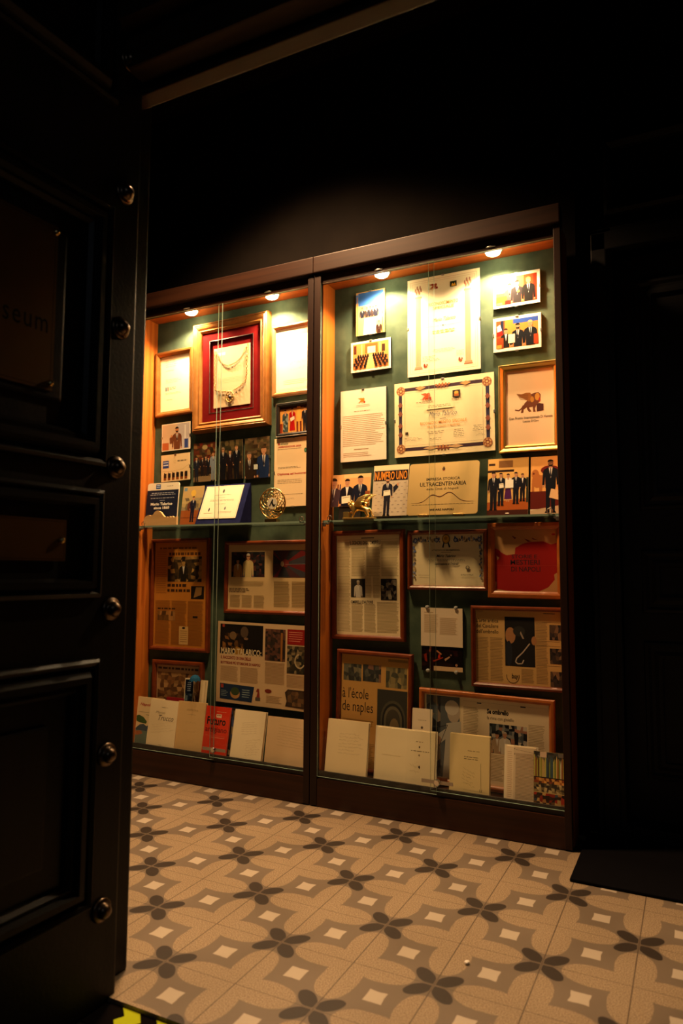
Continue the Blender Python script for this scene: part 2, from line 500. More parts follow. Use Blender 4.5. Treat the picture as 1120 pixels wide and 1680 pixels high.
# ------------------------------------------------------------------ the setting
def expr_material():
    m = mat('cement_floor_tiles', rough=0.42, spec=0.35)
    nt = m.node_tree
    L = nt.links
    def M(op, a, b=None, c=None):
        n = nt.nodes.new('ShaderNodeMath')
        n.operation = op
        for i, x in enumerate((a, b, c)):
            if x is None: continue
            if isinstance(x, (int, float)): n.inputs[i].default_value = x
            else: L.new(x, n.inputs[i])
        return n.outputs[0]
    def mixc(f, a, b):
        n = nt.nodes.new('ShaderNodeMix'); n.data_type = 'RGBA'
        L.new(f, n.inputs[0])
        for i, x in ((6, a), (7, b)):
            if isinstance(x, tuple): n.inputs[i].default_value = (*x, 1)
            else: L.new(x, n.inputs[i])
        return n.outputs[2]
    geo = nt.nodes.new('ShaderNodeNewGeometry')
    sep = nt.nodes.new('ShaderNodeSeparateXYZ')
    L.new(geo.outputs['Position'], sep.inputs[0])
    # slightly uneven cement edges
    wob = nt.nodes.new('ShaderNodeTexNoise'); wob.inputs['Scale'].default_value = 28; L.new(geo.outputs['Position'], wob.inputs['Vector'])
    wv = M('MULTIPLY', M('SUBTRACT', wob.outputs[0], 0.5), 0.035)
    X = M('DIVIDE', sep.outputs[0], 0.2)
    Y = M('DIVIDE', sep.outputs[1], 0.2)
    x = M('ADD', M('PINGPONG', X, 1.0), wv)
    y = M('ADD', M('PINGPONG', Y, 1.0), wv)
    x1 = M('SUBTRACT', 1.0, x); y1 = M('SUBTRACT', 1.0, y)
    def lobe(a, b):        # centre .4 along a, half axes .42,.25 ; measured from the flowerless corner
        p = M('POWER', M('ABSOLUTE', M('DIVIDE', M('SUBTRACT', a, 0.385), 0.385)), 2.3)
        q = M('POWER', M('ABSOLUTE', M('DIVIDE', b, 0.230)), 2.1)
        return M('ADD', p, q)
    d = lobe(x1, y)                       # corner (1,0) towards (0,0)
    d = M('MINIMUM', d, lobe(y, x1))      # corner (1,0) towards (1,1)
    d = M('MINIMUM', d, lobe(y1, x))      # corner (0,1) towards (0,0)
    d = M('MINIMUM', d, lobe(x, y1))
    lob = M('LESS_THAN', d, 1.0)
    def petal(a, b):
        s_ = M('MULTIPLY', M('ADD', a, b), 0.70711)
        e_ = M('MULTIPLY', M('SUBTRACT', a, b), 0.70711)
        p = M('POWER', M('ABSOLUTE', M('DIVIDE', M('SUBTRACT', s_, 0.20), 0.172)), 2.0)
        q = M('POWER', M('ABSOLUTE', M('DIVIDE', e_, 0.098)), 2.0)
        return M('ADD', p, q)
    pet = M('MULTIPLY', M('LESS_THAN', M('MINIMUM', petal(x, y), petal(x1, y1)), 1.0), M('GREATER_THAN', M('MINIMUM', M('PINGPONG', X, 0.5), M('PINGPONG', Y, 0.5)), 0.014))
    ax = M('ABSOLUTE', M('SUBTRACT', x, 0.5)); ay = M('ABSOLUTE', M('SUBTRACT', y, 0.5))
    mx_, mn_ = M('MAXIMUM', ax, ay), M('MINIMUM', ax, ay)
    dia = M('LESS_THAN', mx_, M('ADD', 0.105, M('MULTIPLY', mn_, 0.06)))
    gx = M('PINGPONG', X, 0.5); gy = M('PINGPONG', Y, 0.5)
    gr = M('LESS_THAN', M('MINIMUM', gx, M('MULTIPLY', gy, 1.6)), 0.0065)
    # colours with grain
    nz = nt.nodes.new('ShaderNodeTexNoise'); nz.inputs['Scale'].default_value = 380; nz.inputs['Detail'].default_value = 3
    L.new(geo.outputs['Position'], nz.inputs['Vector'])
    gf = nt.nodes.new('ShaderNodeMapRange'); gf.inputs[1].default_value = 0.38; gf.inputs[2].default_value = 0.62
    L.new(nz.outputs[0], gf.inputs[0])
    n2 = nt.nodes.new('ShaderNodeTexNoise'); n2.inputs['Scale'].default_value = 4; n2.inputs['Detail'].default_value = 6
    L.new(geo.outputs['Position'], n2.inputs['Vector'])
    beige = mixc(gf.outputs[0], (0.155, 0.107, 0.062), (0.385, 0.29, 0.182))
    grey = mixc(n2.outputs[0], (0.135, 0.102, 0.070), (0.168, 0.128, 0.090))
    base = mixc(lob, grey, beige)
    base = mixc(dia, base, (0.42, 0.355, 0.27))
    base = mixc(pet, base, (0.030, 0.021, 0.015))
    base = mixc(gr, base, (0.08, 0.055, 0.035))
    wear = M('MULTIPLY_ADD', n2.outputs[0], 0.35, 0.82)
    fin_ = nt.nodes.new('ShaderNodeMix'); fin_.data_type = 'RGBA'; fin_.blend_type = 'MULTIPLY'; fin_.inputs[0].default_value = 1.0
    comb = nt.nodes.new('ShaderNodeCombineColor')
    for i in range(3): L.new(wear, comb.inputs[i])
    L.new(base, fin_.inputs[6]); L.new(comb.outputs[0], fin_.inputs[7])
    b = nt.nodes['Principled BSDF']
    L.new(fin_.outputs[2], b.inputs['Base Color'])
    L.new(M('MULTIPLY_ADD', n2.outputs[0], 0.25, 0.36), b.inputs['Roughness'])
    bp = nt.nodes.new('ShaderNodeBump'); bp.inputs['Strength'].default_value = 0.25; bp.inputs['Distance'].default_value = 0.001
    L.new(M('SUBTRACT', M('MULTIPLY', gf.outputs[0], 0.15), gr), bp.inputs['Height']); L.new(bp.outputs[0], b.inputs['Normal'])
    return m
TILES = expr_material()

bx('floor', -1.3, 3.3, -1.166, 0.62, -0.03, 0.0, TILES, kind='structure')
bx('floor', -1.3, 4.2, -4.2, -1.166, -0.08, -0.012, ASPHALT, kind='structure')
bx('ceiling', -1.3, 3.3, -1.30, 0.62, 3.25, 3.35, WALLM, kind='structure')
bx('wall_back', -1.3, 1.79, 0.30, 0.62, 0.0, 3.25, WALLM, kind='structure')
bx('wall_left', -1.45, -1.3, -1.30, 0.62, 0.0, 3.25, WALLM, kind='structure')
bx('wall_right', 3.3, 3.45, -1.30, 0.62, 0.0, 3.25, WALLM, kind='structure')
bm = bmesh.new()
box(bm, 1.79, 1.905, 0.36, 0.62, 0, 3.25)
box(bm, 2.86, 3.3, 0.36, 0.62, 0, 3.25)
box(bm, 1.905, 2.86, 0.36, 0.62, 2.16, 3.25)
box(bm, 1.905, 2.86, 0.56, 0.62, 0, 2.16)
fin('wall_back', bm, WALLM, kind='structure')
# wall over the portal and its stepped lintel
bm = bmesh.new()
box(bm, 0.90, 3.3, -1.145, -1.10, 2.088, 2.16, 0.003)
box(bm, 0.90, 3.3, -1.205, -1.145, 2.115, 2.30, 0.006)
box(bm, 0.90, 3.3, -1.25, -1.205, 2.20, 2.36, 0.008)
box(bm, 0.90, 3.3, -1.30, -1.25, 2.29, 2.44, 0.008)
fin('trim_1', bm, LINTEL, kind='structure')
bx('wall_front', -1.3, 3.3, -1.30, -1.20, 2.44, 3.25, WALLM, kind='structure')
bx('wall_front', -1.3, 0.86, -1.30, -1.10, 0.0, 2.44, WALLM, kind='structure')
bx('baseboard_back', -1.2, -0.24, 0.285, 0.30, 0, 0.10, WOOD_DH, kind='structure')

# step under the right-hand door, its jamb and door
bx('trim_2', 1.905, 2.86, 0.335, 0.56, 0.0, 0.045, DOORB, bev=0.004, kind='structure')
bm = bmesh.new()
for x0, x1, z0, z1 in ((1.82, 1.915, 0, 2.22), (2.85, 2.945, 0, 2.22), (1.82, 2.945, 2.13, 2.22)):
    box(bm, x0, x1, 0.335, 0.36, z0, z1, 0.005)
    box(bm, x0 + 0.02, x1 - 0.02, 0.322, 0.336, z0, z1 - 0.02, 0.005)
fin('trim_3', bm, DOORB, kind='structure')
bm = bmesh.new()
frame_bm(bm, 0.80, 0.29, [(0, 0.36), (0, 0.335), (0.012, 0.325), (0.03, 0.34), (0.03, 0.36)], 2.29, 2.415)
fin('trim_4', bm, DOORB, kind='structure')
door2 = empty('door_2', (2.38, 0.42, 0.045), kind='structure')
bx('door_leaf', -0.465, 0.465, 0, 0.04, 0, 2.08, DOORB, door2, 0.003)
for (xa, xb, za, zb) in ((-0.40, -0.03, 1.11, 1.98), (0.03, 0.40, 1.11, 1.98), (-0.40, -0.03, 0.735, 0.965), (0.03, 0.40, 0.735, 0.965), (-0.40, -0.03, 0.15, 0.635), (0.03, 0.40, 0.15, 0.635)):
    bm = bmesh.new()
    frame_bm(bm, xb - xa, zb - za, [(0, 0), (0.004, -0.010), (0.014, -0.012), (0.024, -0.004), (0.034, -0.004), (0.048, -0.012), (0.06, -0.012), (0.06, 0)], (xa + xb) / 2, (za + zb) / 2)
    fin('panel_moulding', bm, DOORB, door2)

# ------------------------------------------------------------------ the portal door leaf, open at the left
door1 = empty('door_1', (0.985, -1.147, 0.0), kind='structure', rot=(0, 0, math.radians(87.2)))
bx('door_leaf', -1.05, 0, 0, 0.055, -0.01, 3.0, PORTAL, door1, 0.006)
def door_panel(s0, s1, z0, z1, inner=0.045):
    bm = bmesh.new()
    w, h = s1 - s0, z1 - z0
    frame_bm(bm, w, h, [(0, 0.004), (0, -0.014), (0.006, -0.020), (0.014, -0.016), (0.018, -0.006), (0.024, -0.012), (0.034, -0.030), (0.046, -0.030), (0.052, -0.016), (0.060, -0.018), (0.068, -0.010), (0.068, 0.004)], (s0 + s1) / 2, (z0 + z1) / 2)
    o = fin('panel_moulding', bm, PORTAL, door1)
    bm = bmesh.new()
    box(bm, s0 + 0.12, s1 - 0.12, -0.010, 0.002, z0 + 0.12, z1 - 0.12, 0.006)
    fin('raised_panel', bm, PORTAL, door1)
door_panel(-0.92, -0.088, 1.155, 1.755)
door_panel(-0.92, -0.088, 0.215, 0.735)
door_panel(-0.92, -0.088, 2.00, 2.75)
bm = bmesh.new()
frame_bm(bm, 0.832, 0.235, [(0, 0.004), (0, -0.012), (0.008, -0.018), (0.016, -0.010), (0.022, -0.022), (0.034, -0.022), (0.040, -0.008), (0.040, 0.004)], -0.504, 0.985)
fin('panel_moulding', bm, PORTAL, door1)
for z in (-0.13, 0.194, 0.522, 0.84, 1.16, 1.485, 1.81, 2.14, 2.47):
    if z < 0: continue
    for s in (-0.05,) if z < 1.9 else (-0.05, -0.97):
        bm = bmesh.new()
        lathe(bm, [(0.026, 0.0), (0.026, 0.004), (0.022, 0.008), (0.017, 0.008), (0.0165, 0.014), (0.013, 0.020), (0.008, 0.024), (0.002, 0.0255)], '-y', 20, (s, 0, z))
        fin('stud', bm, IRON, door1, smooth=True)
def plate(s0, s1, z0, z1, y, draw, screws):
    e = Sheet(s1 - s0, z1 - z0, '6b4d22', 0.004, 0, 0, 0)
    draw(e)
    p = e.build('name_plate', door1, METALP)
    p.data.materials.clear(); p.data.materials.append(METALP)
    p.location = ((s0 + s1) / 2, y, (z0 + z1) / 2)
    p['label'] = 'aged brass plate'
    for sx, sz in screws:
        bm = bmesh.new()
        lathe(bm, [(0.007, 0), (0.0075, 0.003), (0.0065, 0.006), (0.004, 0.009), (0.001, 0.0105)], '-y', 14, (sx, 0, sz))
        q = fin('screw_cap', bm, BRASS_B, p, smooth=True)
def d1(e):
    e.text('Museum', 0.24, 0.545, 0.93, 0.665, '0c0805', space=1.15)
    e.border(0.006, 0.0012, '2a1c0c')
plate(-0.475, -0.236, 1.292, 1.640, -0.014, d1, [(0.112, 0.160), (0.112, -0.160), (-0.112, 0.160), (-0.112, -0.160)])
def d2(e):
    e.border(0.004, 0.0010, '2a1c0c')
plate(-0.56, -0.185, 0.945, 1.030, -0.010, d2, [(0.175, 0.0), (-0.175, 0.0)])
# jamb strip behind the leaf
jamb = bx('trim_5', 0.006, 0.078, 0.046, 0.11, 0.0, 3.0, PORTAL, bev=0.006, kind='structure')
jamb.location = (0.985, -1.147, 0.0); jamb.rotation_euler = (0, 0, math.radians(87.2))

# black and yellow strip at the threshold
tape = empty('hazard_tape', (1.6, -1.195, -0.012), 'black and yellow hazard tape along the edge of the tiled floor', 'tape')
bx('black_strip', -0.65, 1.2, -0.045, 0.028, 0.0, 0.002, STRIPB, tape)
blk = [(1.028, -1.168), (1.075, -1.167), (1.097, -1.190), (1.078, -1.218), (1.052, -1.220), (1.040, -1.208), (1.052, -1.189)]
for k in range(18):
    bm = bmesh.new()
    pts = [(x - 1.6 + 0.0925 * k, y + 1.195) for x, y in blk]
    a = [bm.verts.new((x, y, 0.002)) for x, y in pts]; b = [bm.verts.new((x, y, 0.003)) for x, y in pts]
    bm.faces.new(b); bm.faces.new(a[::-1])
    for i in range(len(pts)): bm.faces.new((a[i], a[(i + 1) % len(pts)], b[(i + 1) % len(pts)], b[i]))
    fin('yellow_block', bm, YELLOW, tape)

# doormat by the right-hand door
bm = bmesh.new()
box(bm, -0.60, 0.60, -0.215, 0.215, 0, 0.010, 0.004)
dm = fin('doormat', bm, RUBBER)
dm.location = (2.388, 0.105, 0.0)
tag(dm, 'black doormat on the tiled floor in front of the dark panelled door', 'doormat')
bm = bmesh.new()
bmesh.ops.create_icosphere(bm, subdivisions=1, radius=0.008)
for v in bm.verts:
    v.co.x *= 1.0 + random.uniform(-.3, .3); v.co.z *= 0.55
dbr = fin('paper_scrap', bm, DEBRIS); dbr.location = (1.642, -0.683, 0.0044)
tag(dbr, 'tiny crumpled white scrap lying on the tiled floor', 'scrap')

# ------------------------------------------------------------------ display cabinets
FY = 0.125            # face of the cabinets
BY = 0.255            # face of the green back panel
ZB, ZT = 0.137, 2.127
def cabinet(x0, x1, o0, o1, split, lamps, label):
    cx = (x0 + x1) / 2
    c = empty('display_cabinet', (cx, FY, 0), label, 'display cabinet')
    def P(x): return x - cx
    D = BY - FY
    for a, b in ((x0, o0), (o1, x1)):
        bx('stile', P(a) + (0.0015 if a == x0 else 0), P(b) - (0.0015 if b == x1 else 0), 0, 0.022, 0.005, 2.17, WOOD_DV, c, 0.002)
    bx('header_rail', P(o0), P(o1), 0.013, 0.022, ZT, 2.17, WOOD_DH, c)
    bx('crown', P(x0) + 0.0005, P(x1) - 0.0005, -0.012, 0.05, 2.172, 2.243, WOOD_CR, c, 0.004)
    bx('plinth', P(o0), P(o1), 0.003, 0.025, 0.003, 0.107, WOOD_DH, c)
    bx('glass_track', P(o0), P(o1), 0.013, 0.021, 0.107, ZB, BLACKM, c)
    bx('side_panel', P(x0) + 0.0015, P(o0), 0.022, D + 0.012, 0.005, 2.17, WOOD_V, c)
    bx('side_panel', P(o1), P(x1) - 0.0015, 0.022, D + 0.012, 0.005, 2.17, WOOD_V, c)
    bx('soffit_panel', P(o0), P(o1), 0.022, D, 2.145, 2.165, WOOD_H, c)
    bx('base_panel', P(o0), P(o1), 0.022, D, 0.10, 0.12, WOOD_DH, c)
    bx('back_panel', P(o0), P(o1), D, D + 0.012, 0.10, 2.165, FELT, c)
    # shelf with a bright cut front edge
    bm = bmesh.new()
    fs = box(bm, P(o0) + 0.001, P(o1) - 0.001, 0.030, D - 0.001, 1.125, 1.133)
    bm.normal_update()
    bmesh.ops.recalc_face_normals(bm, faces=bm.faces)
    for f in bm.faces: f.material_index = 0 if abs(f.normal.z) > 0.5 else 1
    fin('glass_shelf', bm, [GLASS, GEDGE], c)
    # sliding panes
    for a, b, y, zb in ((o0, split + 0.012, 0.0015, 0.118), (split - 0.014, o1, 0.0075, ZB - 0.010)):
        bm = bmesh.new()
        box(bm, P(a) + 0.0005, P(b) - 0.0005, y, y + 0.0045, zb, ZT + (0.0 if y < 0.01 else 0.012))
        bmesh.ops.recalc_face_normals(bm, faces=bm.faces)
        for f in bm.faces: f.material_index = 0 if abs(f.normal.y) > 0.5 else 1
        fin('glass_pane', bm, [GLASS, GEDGE], c)
    # plunger lock on a bar across both panes
    bx('lock_bar', P(split) - 0.045, P(split) + 0.075, -0.0005, 0.001, 0.156, 0.169, STEEL, c)
    bm = bmesh.new()
    lathe(bm, [(0.0125, 0), (0.0125, 0.010), (0.0105, 0.014), (0.0095, 0.014), (0.009, 0.012), (0.004, 0.012), (0.001, 0.012)], '-y', 20, (P(split) + 0.016, -0.0005, 0.1625))
    fin('lock', bm, CHROME, c, smooth=False)
    # shelf supports
    for xx, sgn in ((o0, 1), (o1, -1)):
        bm = bmesh.new()
        box(bm, P(xx) - (0.004 if sgn > 0 else 0.014), P(xx) + (0.014 if sgn > 0 else 0.004), 0.026, 0.036, 1.108, 1.1245, 0.002)
        lathe(bm, [(0.004, 0), (0.004, 0.018)], '-y', 10, (P(xx) + sgn * 0.018, 0.045, 1.1195))
        fin('shelf_bracket', bm, STEEL, c)
        bm = bmesh.new()
        tube(bm, [(P(xx) + sgn * 0.035 + 0.0095 * math.cos(a), 0.027, 1.142 + 0.0095 * math.sin(a)) for a in [2 * PI * k / 20 for k in range(20)]], 0.0016, 6, True)
        fin('shelf_ring', bm, CHROME, c, smooth=True)
    for lx in lamps:
        bm = bmesh.new()
        lathe(bm, [(0.036, 0), (0.038, -0.003), (0.036, -0.006), (0.030, -0.006), (0.028, -0.001)], 'z', 28, (P(lx), 0.045, 2.145))
        s = fin('spotlight', bm, STEEL, c, smooth=True)
        bm = bmesh.new()
        lathe(bm, [(0.028, 0.0), (0.029, -0.008), (0.026, -0.015), (0.018, -0.020), (0.001, -0.023)], 'z', 24, (P(lx), 0.045, 2.1435))
        fin('bulb', bm, BULB, s, smooth=True)
        L = light('spotlight_beam', 'SPOT', (lx, FY + 0.047, 2.117), SPOT_W, SPOT_COL, spot_size=math.radians(150), spot_blend=0.5,
                  shadow_soft_size=0.012, target=(lx, FY + 0.060, 1.0))
    return c
cabinet(0.7605, 1.764, 0.793, 1.738, 1.277, (1.050, 1.509), 'right illuminated wooden display cabinet, holding the winged lion figurine and magazines')
cabinet(-0.230, 0.7605, -0.196, 0.731, 0.277, (0.076, 0.522), 'left illuminated wooden display cabinet, holding the red-mounted medal frame')

# ------------------------------------------------------------------ displayed items
WY = 0.2435
def wall_item(name, label, cat, cx, cz, rot=0.0, y=WY, group=None):
    return empty(name, (cx, y, cz), label, cat, group, rot=(0, math.radians(-rot), 0))

def clips(parent, w, h, sides='tb'):
    for s in sides:
        x, z = {'t': (0, h / 2), 'b': (0, -h / 2), 'l': (-w / 2, 0), 'r': (w / 2, 0)}[s]
        bm = bmesh.new()
        if s in 'tb': box(bm, x - 0.006, x + 0.006, -0.0022, 0.010, z - 0.004, z + 0.002, 0.0006)
        else: box(bm, x - 0.004, x + 0.002, -0.0022, 0.010, z - 0.006, z + 0.006, 0.0006) if s == 'r' else box(bm, x - 0.002, x + 0.004, -0.0022, 0.010, z - 0.006, z + 0.006, 0.0006)
        fin('clip', bm, STEEL, parent)

def clip_photo(name, label, cat, cx, cz, w, h, rot, draw, paper='f4ead2', m=None, sides='tb', group=None, part='print'):
    o = wall_item(name, label, cat, cx, cz, rot, group=group)
    bx('backing_board', -w / 2, w / 2, 0.0018, 0.0105, -h / 2, h / 2, FRAMEK, o)
    s = Sheet(w, h, paper, 0.0015)
    draw(s)
    s.build(part, o, m or GLOSS)
    clips(o, w, h, sides)
    return o

WOODP = lambda t, d: [(0, d), (0, -0.004), (0.003, -0.008), (t * 0.55, -0.009), (t * 0.8, -0.006), (t, -0.002), (t, d)]
def framed(name, label, cat, cx, cz, w, h, rot, draw, fm, t=0.018, paper='e8d4a6', prof=None, m=None, y=None, group=None):
    o = wall_item(name, label, cat, cx, cz, rot, y=y if y is not None else 0.2405, group=group)
    bm = bmesh.new()
    frame_bm(bm, w, h, prof or WOODP(t, 0.0135))
    fin('frame', bm, fm, o)
    s = Sheet(w - 2 * t + 0.004, h - 2 * t + 0.004, paper, 0.002, 0.004)
    draw(s)
    s.build('printed_page', o, m or PRINT)
    bx('backing_board', -w / 2 + 0.004, w / 2 - 0.004, 0.0065, 0.0130, -h / 2 + 0.004, h / 2 - 0.004, FRAMEK, o)
    return o

def stand_item(name, label, cat, cx, z, yb, k, group=None, yaw=0.0):
    return empty(name, (cx, yb, z), label, cat, group, rot=(-math.atan(k), 0, math.radians(yaw)))

SHZ = 1.1336
G1 = 'photographs on the upper display boards'

# ---- right cabinet, upper part
def f(s):
    s.rect(0, 0, 1, 1, 'd8b070'); s.rect(0.08, 0.02, 0.95, 0.32, '3c6fc0'); s.rect(0, 0.05, 0.1, 0.25, '5a82c8')
    for u in (0.03, 0.9, 0.97): s.rect(u, 0.1, u + 0.03, 1, 'c08840')
    s.rect(0.1, 0.58, 0.95, 0.64, 'c9a878')
    for i, u in enumerate((0.22, 0.38, 0.50, 0.60, 0.70)): s.man(u, 0.36 + 0.01 * (i % 2), 0.60, suit=('1c2030', '3a2c28')[i % 2], full=False)
    s.poly([(0.3, 0.62), (0.68, 0.62), (0.72, 1), (0.25, 1)], 'f2e6c8'); s.man(0.80, 0.72, 1.0, suit='301a14', full=False, hair='40302a')
clip_photo('photo_print', 'upright photo with a blue screen above people at a table, left of the column certificate', 'photograph', 0.967, 2.013, 0.133, 0.188, 0.3, f, group=G1)
def f(s):
    s.rect(0.05, 0.07, 0.95, 0.93, 'c98c4c'); s.rect(0.36, 0.10, 0.68, 0.42, 'a05a2a'); s.rect(0.42, 0.2, 0.62, 0.42, 'ffe6b0'); s.rect(0.07, 0.12, 0.14, 0.4, '5c2c18'); s.rect(0.78, 0.18, 0.86, 0.42, '40281c')
    s.rect(0.26, 0.1, 0.29, 0.5, 'e8c080'); s.rect(0.72, 0.1, 0.75, 0.5, 'e8c080')
    s.poly([(0.46, 0.46), (0.54, 0.46), (0.60, 0.93), (0.38, 0.93)], 'e8b878')
    for r in range(5):
        v = 0.47 + r * 0.085
        for i in range(5):
            for side in (-1, 1):
                u = 0.5 + side * (0.07 + 0.018 * r + i * (0.06 + 0.012 * r))
                if 0.07 < u < 0.93:
                    s.ell(u, v, 0.02 + 0.002 * r, 0.035, '20130e', 8); s.rect(u - 0.026, v + 0.02, u + 0.026, v + 0.075, random.choice(['14101a', '2a1512', '1a1a22']))
        s.line([(0.07, v + 0.085), (0.40 - 0.015 * r, v + 0.075)], 0.0022, '8a3418'); s.line([(0.58 + 0.015 * r, v + 0.075), (0.93, v + 0.085)], 0.0022, '8a3418')
clip_photo('photo_print', 'white bordered photo of an audience in a hall, under the photo with the blue screen', 'photograph', 0.969, 1.828, 0.182, 0.130, 0.4, f, group=G1)
def f(s):
    s.border(0.012, 0.0010, 'c09060'); s.border(0.020, 0.0006, 'c09060')
    for u in (0.115, 0.80):
        s.rect(u, 0.20, u + 0.075, 0.905, 'e0b088')
        for k in range(5): s.line([(u + 0.01 + 0.0135 * k, 0.21), (u + 0.01 + 0.0135 * k, 0.9)], 0.0009, 'b07858')
        s.rect(u - 0.012, 0.905, u + 0.09, 0.925, 'c89070'); s.rect(u - 0.02, 0.925, u + 0.098, 0.935, 'b07050'); s.rect(u - 0.012, 0.185, u + 0.09, 0.205, 'c89070')
        for k in range(7): s.ell(u + 0.0 + 0.013 * k, 0.12 + 0.03 * math.sin(k * 2.1), 0.012, 0.022, 'b8866a', 8)
        for k in range(4): s.line([(u + 0.02 + 0.015 * k, 0.14), (u + 0.01 + 0.018 * k, 0.19)], 0.0015, 'a87858')
    s.lion(0.30, 0.075, 0.43, 0.135, 'b05a28', 'a04020', '902818')
    s.rect(0.60, 0.085, 0.69, 0.14, '1a2418'); s.poly([(0.615, 0.135), (0.63, 0.10), (0.65, 0.12), (0.665, 0.10), (0.68, 0.135)], 'e0a030')
    s.text('RICONOSCIMENTO', 0.30, 0.27, 0.71, 0.305, 'c8a058', bold=0.01); s.text('SPECIALE', 0.36, 0.315, 0.65, 0.345, 'c8a058', bold=0.01)
    s.text('Mario Talarico', 0.36, 0.43, 0.67, 0.47, '6a5a50', shear=0.4)
    s.line([(0.26, 0.515), (0.44, 0.515)], 0.0006, '403020'); s.line([(0.56, 0.515), (0.75, 0.515)], 0.0006, '403020')
    for u, r in ((0.47, 0.004), (0.50, 0.009), (0.53, 0.004)): s.poly([(u - r * 1.2, 0.515), (u, 0.515 - r), (u + r * 1.2, 0.515), (u, 0.515 + r)], '30201a')
    s.lines(0.33, 0.56, 0.68, 0.60, 2, 'c8a058', 0.4, 0.2, 0.05, center=True); s.lines(0.35, 0.75, 0.66, 0.79, 3, '806850', 0.25, 0.4, 0.04, center=True)
    s.lines(0.21, 0.81, 0.46, 0.87, 4, '806850', 0.25, 0.4, 0.04); s.lines(0.68, 0.79, 0.79, 0.85, 5, '806850', 0.25, 0.3, 0.03)
    for u, v in ((0.24, 0.90), (0.72, 0.88)): s.ell(u, v, 0.014, 0.022, '8a3a28', 8); s.ell(u + 0.02, v + 0.012, 0.018, 0.010, 'a05038', 8); s.ell(u + 0.035, v - 0.005, 0.010, 0.012, '7a3a30', 8)
clip_photo('award_certificate', 'large upright certificate with printed columns at both sides, between the two right lamps', 'certificate', 1.286, 1.915, 0.302, 0.405, 0, f, paper='f6ecc8', sides='tblr')
def f(s):
    s.rect(0.06, 0.09, 0.94, 0.91, 'c8743c'); s.rect(0.06, 0.09, 0.5, 0.55, 'f0dcb0'); s.rect(0.66, 0.1, 0.93, 0.75, 'b0401c'); s.rect(0.86, 0.1, 0.94, 0.91, '8a2c14')
    s.man(0.36, 0.28, 0.90, suit='5a4a48', full=False); s.man(0.52, 0.22, 0.90, suit='2a2426', full=False); s.man(0.76, 0.18, 0.90, suit='1a1614', full=False, hair='c89a50')
    s.rect(0.06, 0.66, 0.30, 0.91, 'b05c28'); s.rect(0.26, 0.80, 0.38, 0.91, 'a81c10'); s.ell(0.54, 0.56, 0.03, 0.035, 'f0c040'); s.rect(0.08, 0.84, 0.2, 0.91, 'e8b858')
clip_photo('photo_print', 'white bordered photo of people shaking hands, top right of the right cabinet beside the lamp', 'photograph', 1.578, 2.004, 0.178, 0.129, -0.2, f, group=G1, sides='tbr')
def f(s):
    s.rect(0.06, 0.09, 0.94, 0.91, 'd0843c'); s.rect(0.42, 0.09, 0.94, 0.22, '3050a8'); s.rect(0.06, 0.09, 0.25, 0.6, '8a4a28'); s.rect(0.16, 0.1, 0.22, 0.5, '1c2440')
    s.poly([(0.08, 0.25), (0.15, 0.2), (0.2, 0.45), (0.09, 0.45)], 'e8e4dc'); s.poly([(0.08, 0.42), (0.19, 0.38), (0.21, 0.52), (0.08, 0.55)], 'b81c14')
    s.woman(0.25, 0.32, 1.25, dress='1c1614', hair='3a1c10', full=False) if False else s.man(0.27, 0.33, 0.90, suit='1e1614', hair='3a1c10', full=False, tie=None)
    s.man(0.52, 0.22, 0.90, suit='15171c', full=False, beard=True); s.man(0.78, 0.18, 0.90, suit='15171c', full=False, hair='c8a070')
    s.rect(0.32, 0.52, 0.46, 0.78, 'f4e4b8'); s.rect(0.07, 0.60, 0.22, 0.90, '8a3a18'); s.rect(0.85, 0.6, 0.94, 0.88, 'a83c18'); s.rect(0.08, 0.80, 0.18, 0.90, 'd08838')
clip_photo('photo_print', 'white bordered photo of men in suits under a blue banner, above the gold framed print', 'photograph', 1.578, 1.834, 0.181, 0.133, -0.4, f, group=G1, sides='tblr')
def f(s):
    s.lion(0.38, 0.12, 0.55, 0.20, 'd07818', 'e08820', 'b04818')
    s.lines(0.3, 0.22, 0.70, 0.26, 2, 'b08a6a', 0.22, 0.3, center=True); s.lines(0.3, 0.30, 0.66, 0.33, 1, 'a07850', 0.25, word=0.05)
    s.lines(0.05, 0.36, 0.97, 0.80, 17, 'b08860', 0.24, 0.25); s.lines(0.3, 0.83, 0.62, 0.86, 1, 'a07850', 0.3); s.lines(0.06, 0.88, 0.7, 0.95, 3, 'b89068', 0.25, 0.3)
clip_photo('typed_letter', 'white typed letter with a small orange winged lion, left of the large bordered certificate', 'letter', 0.935, 1.536, 0.209, 0.304, 0.3, f, paper='f2e4cc', m=PRINT, sides='tlr')
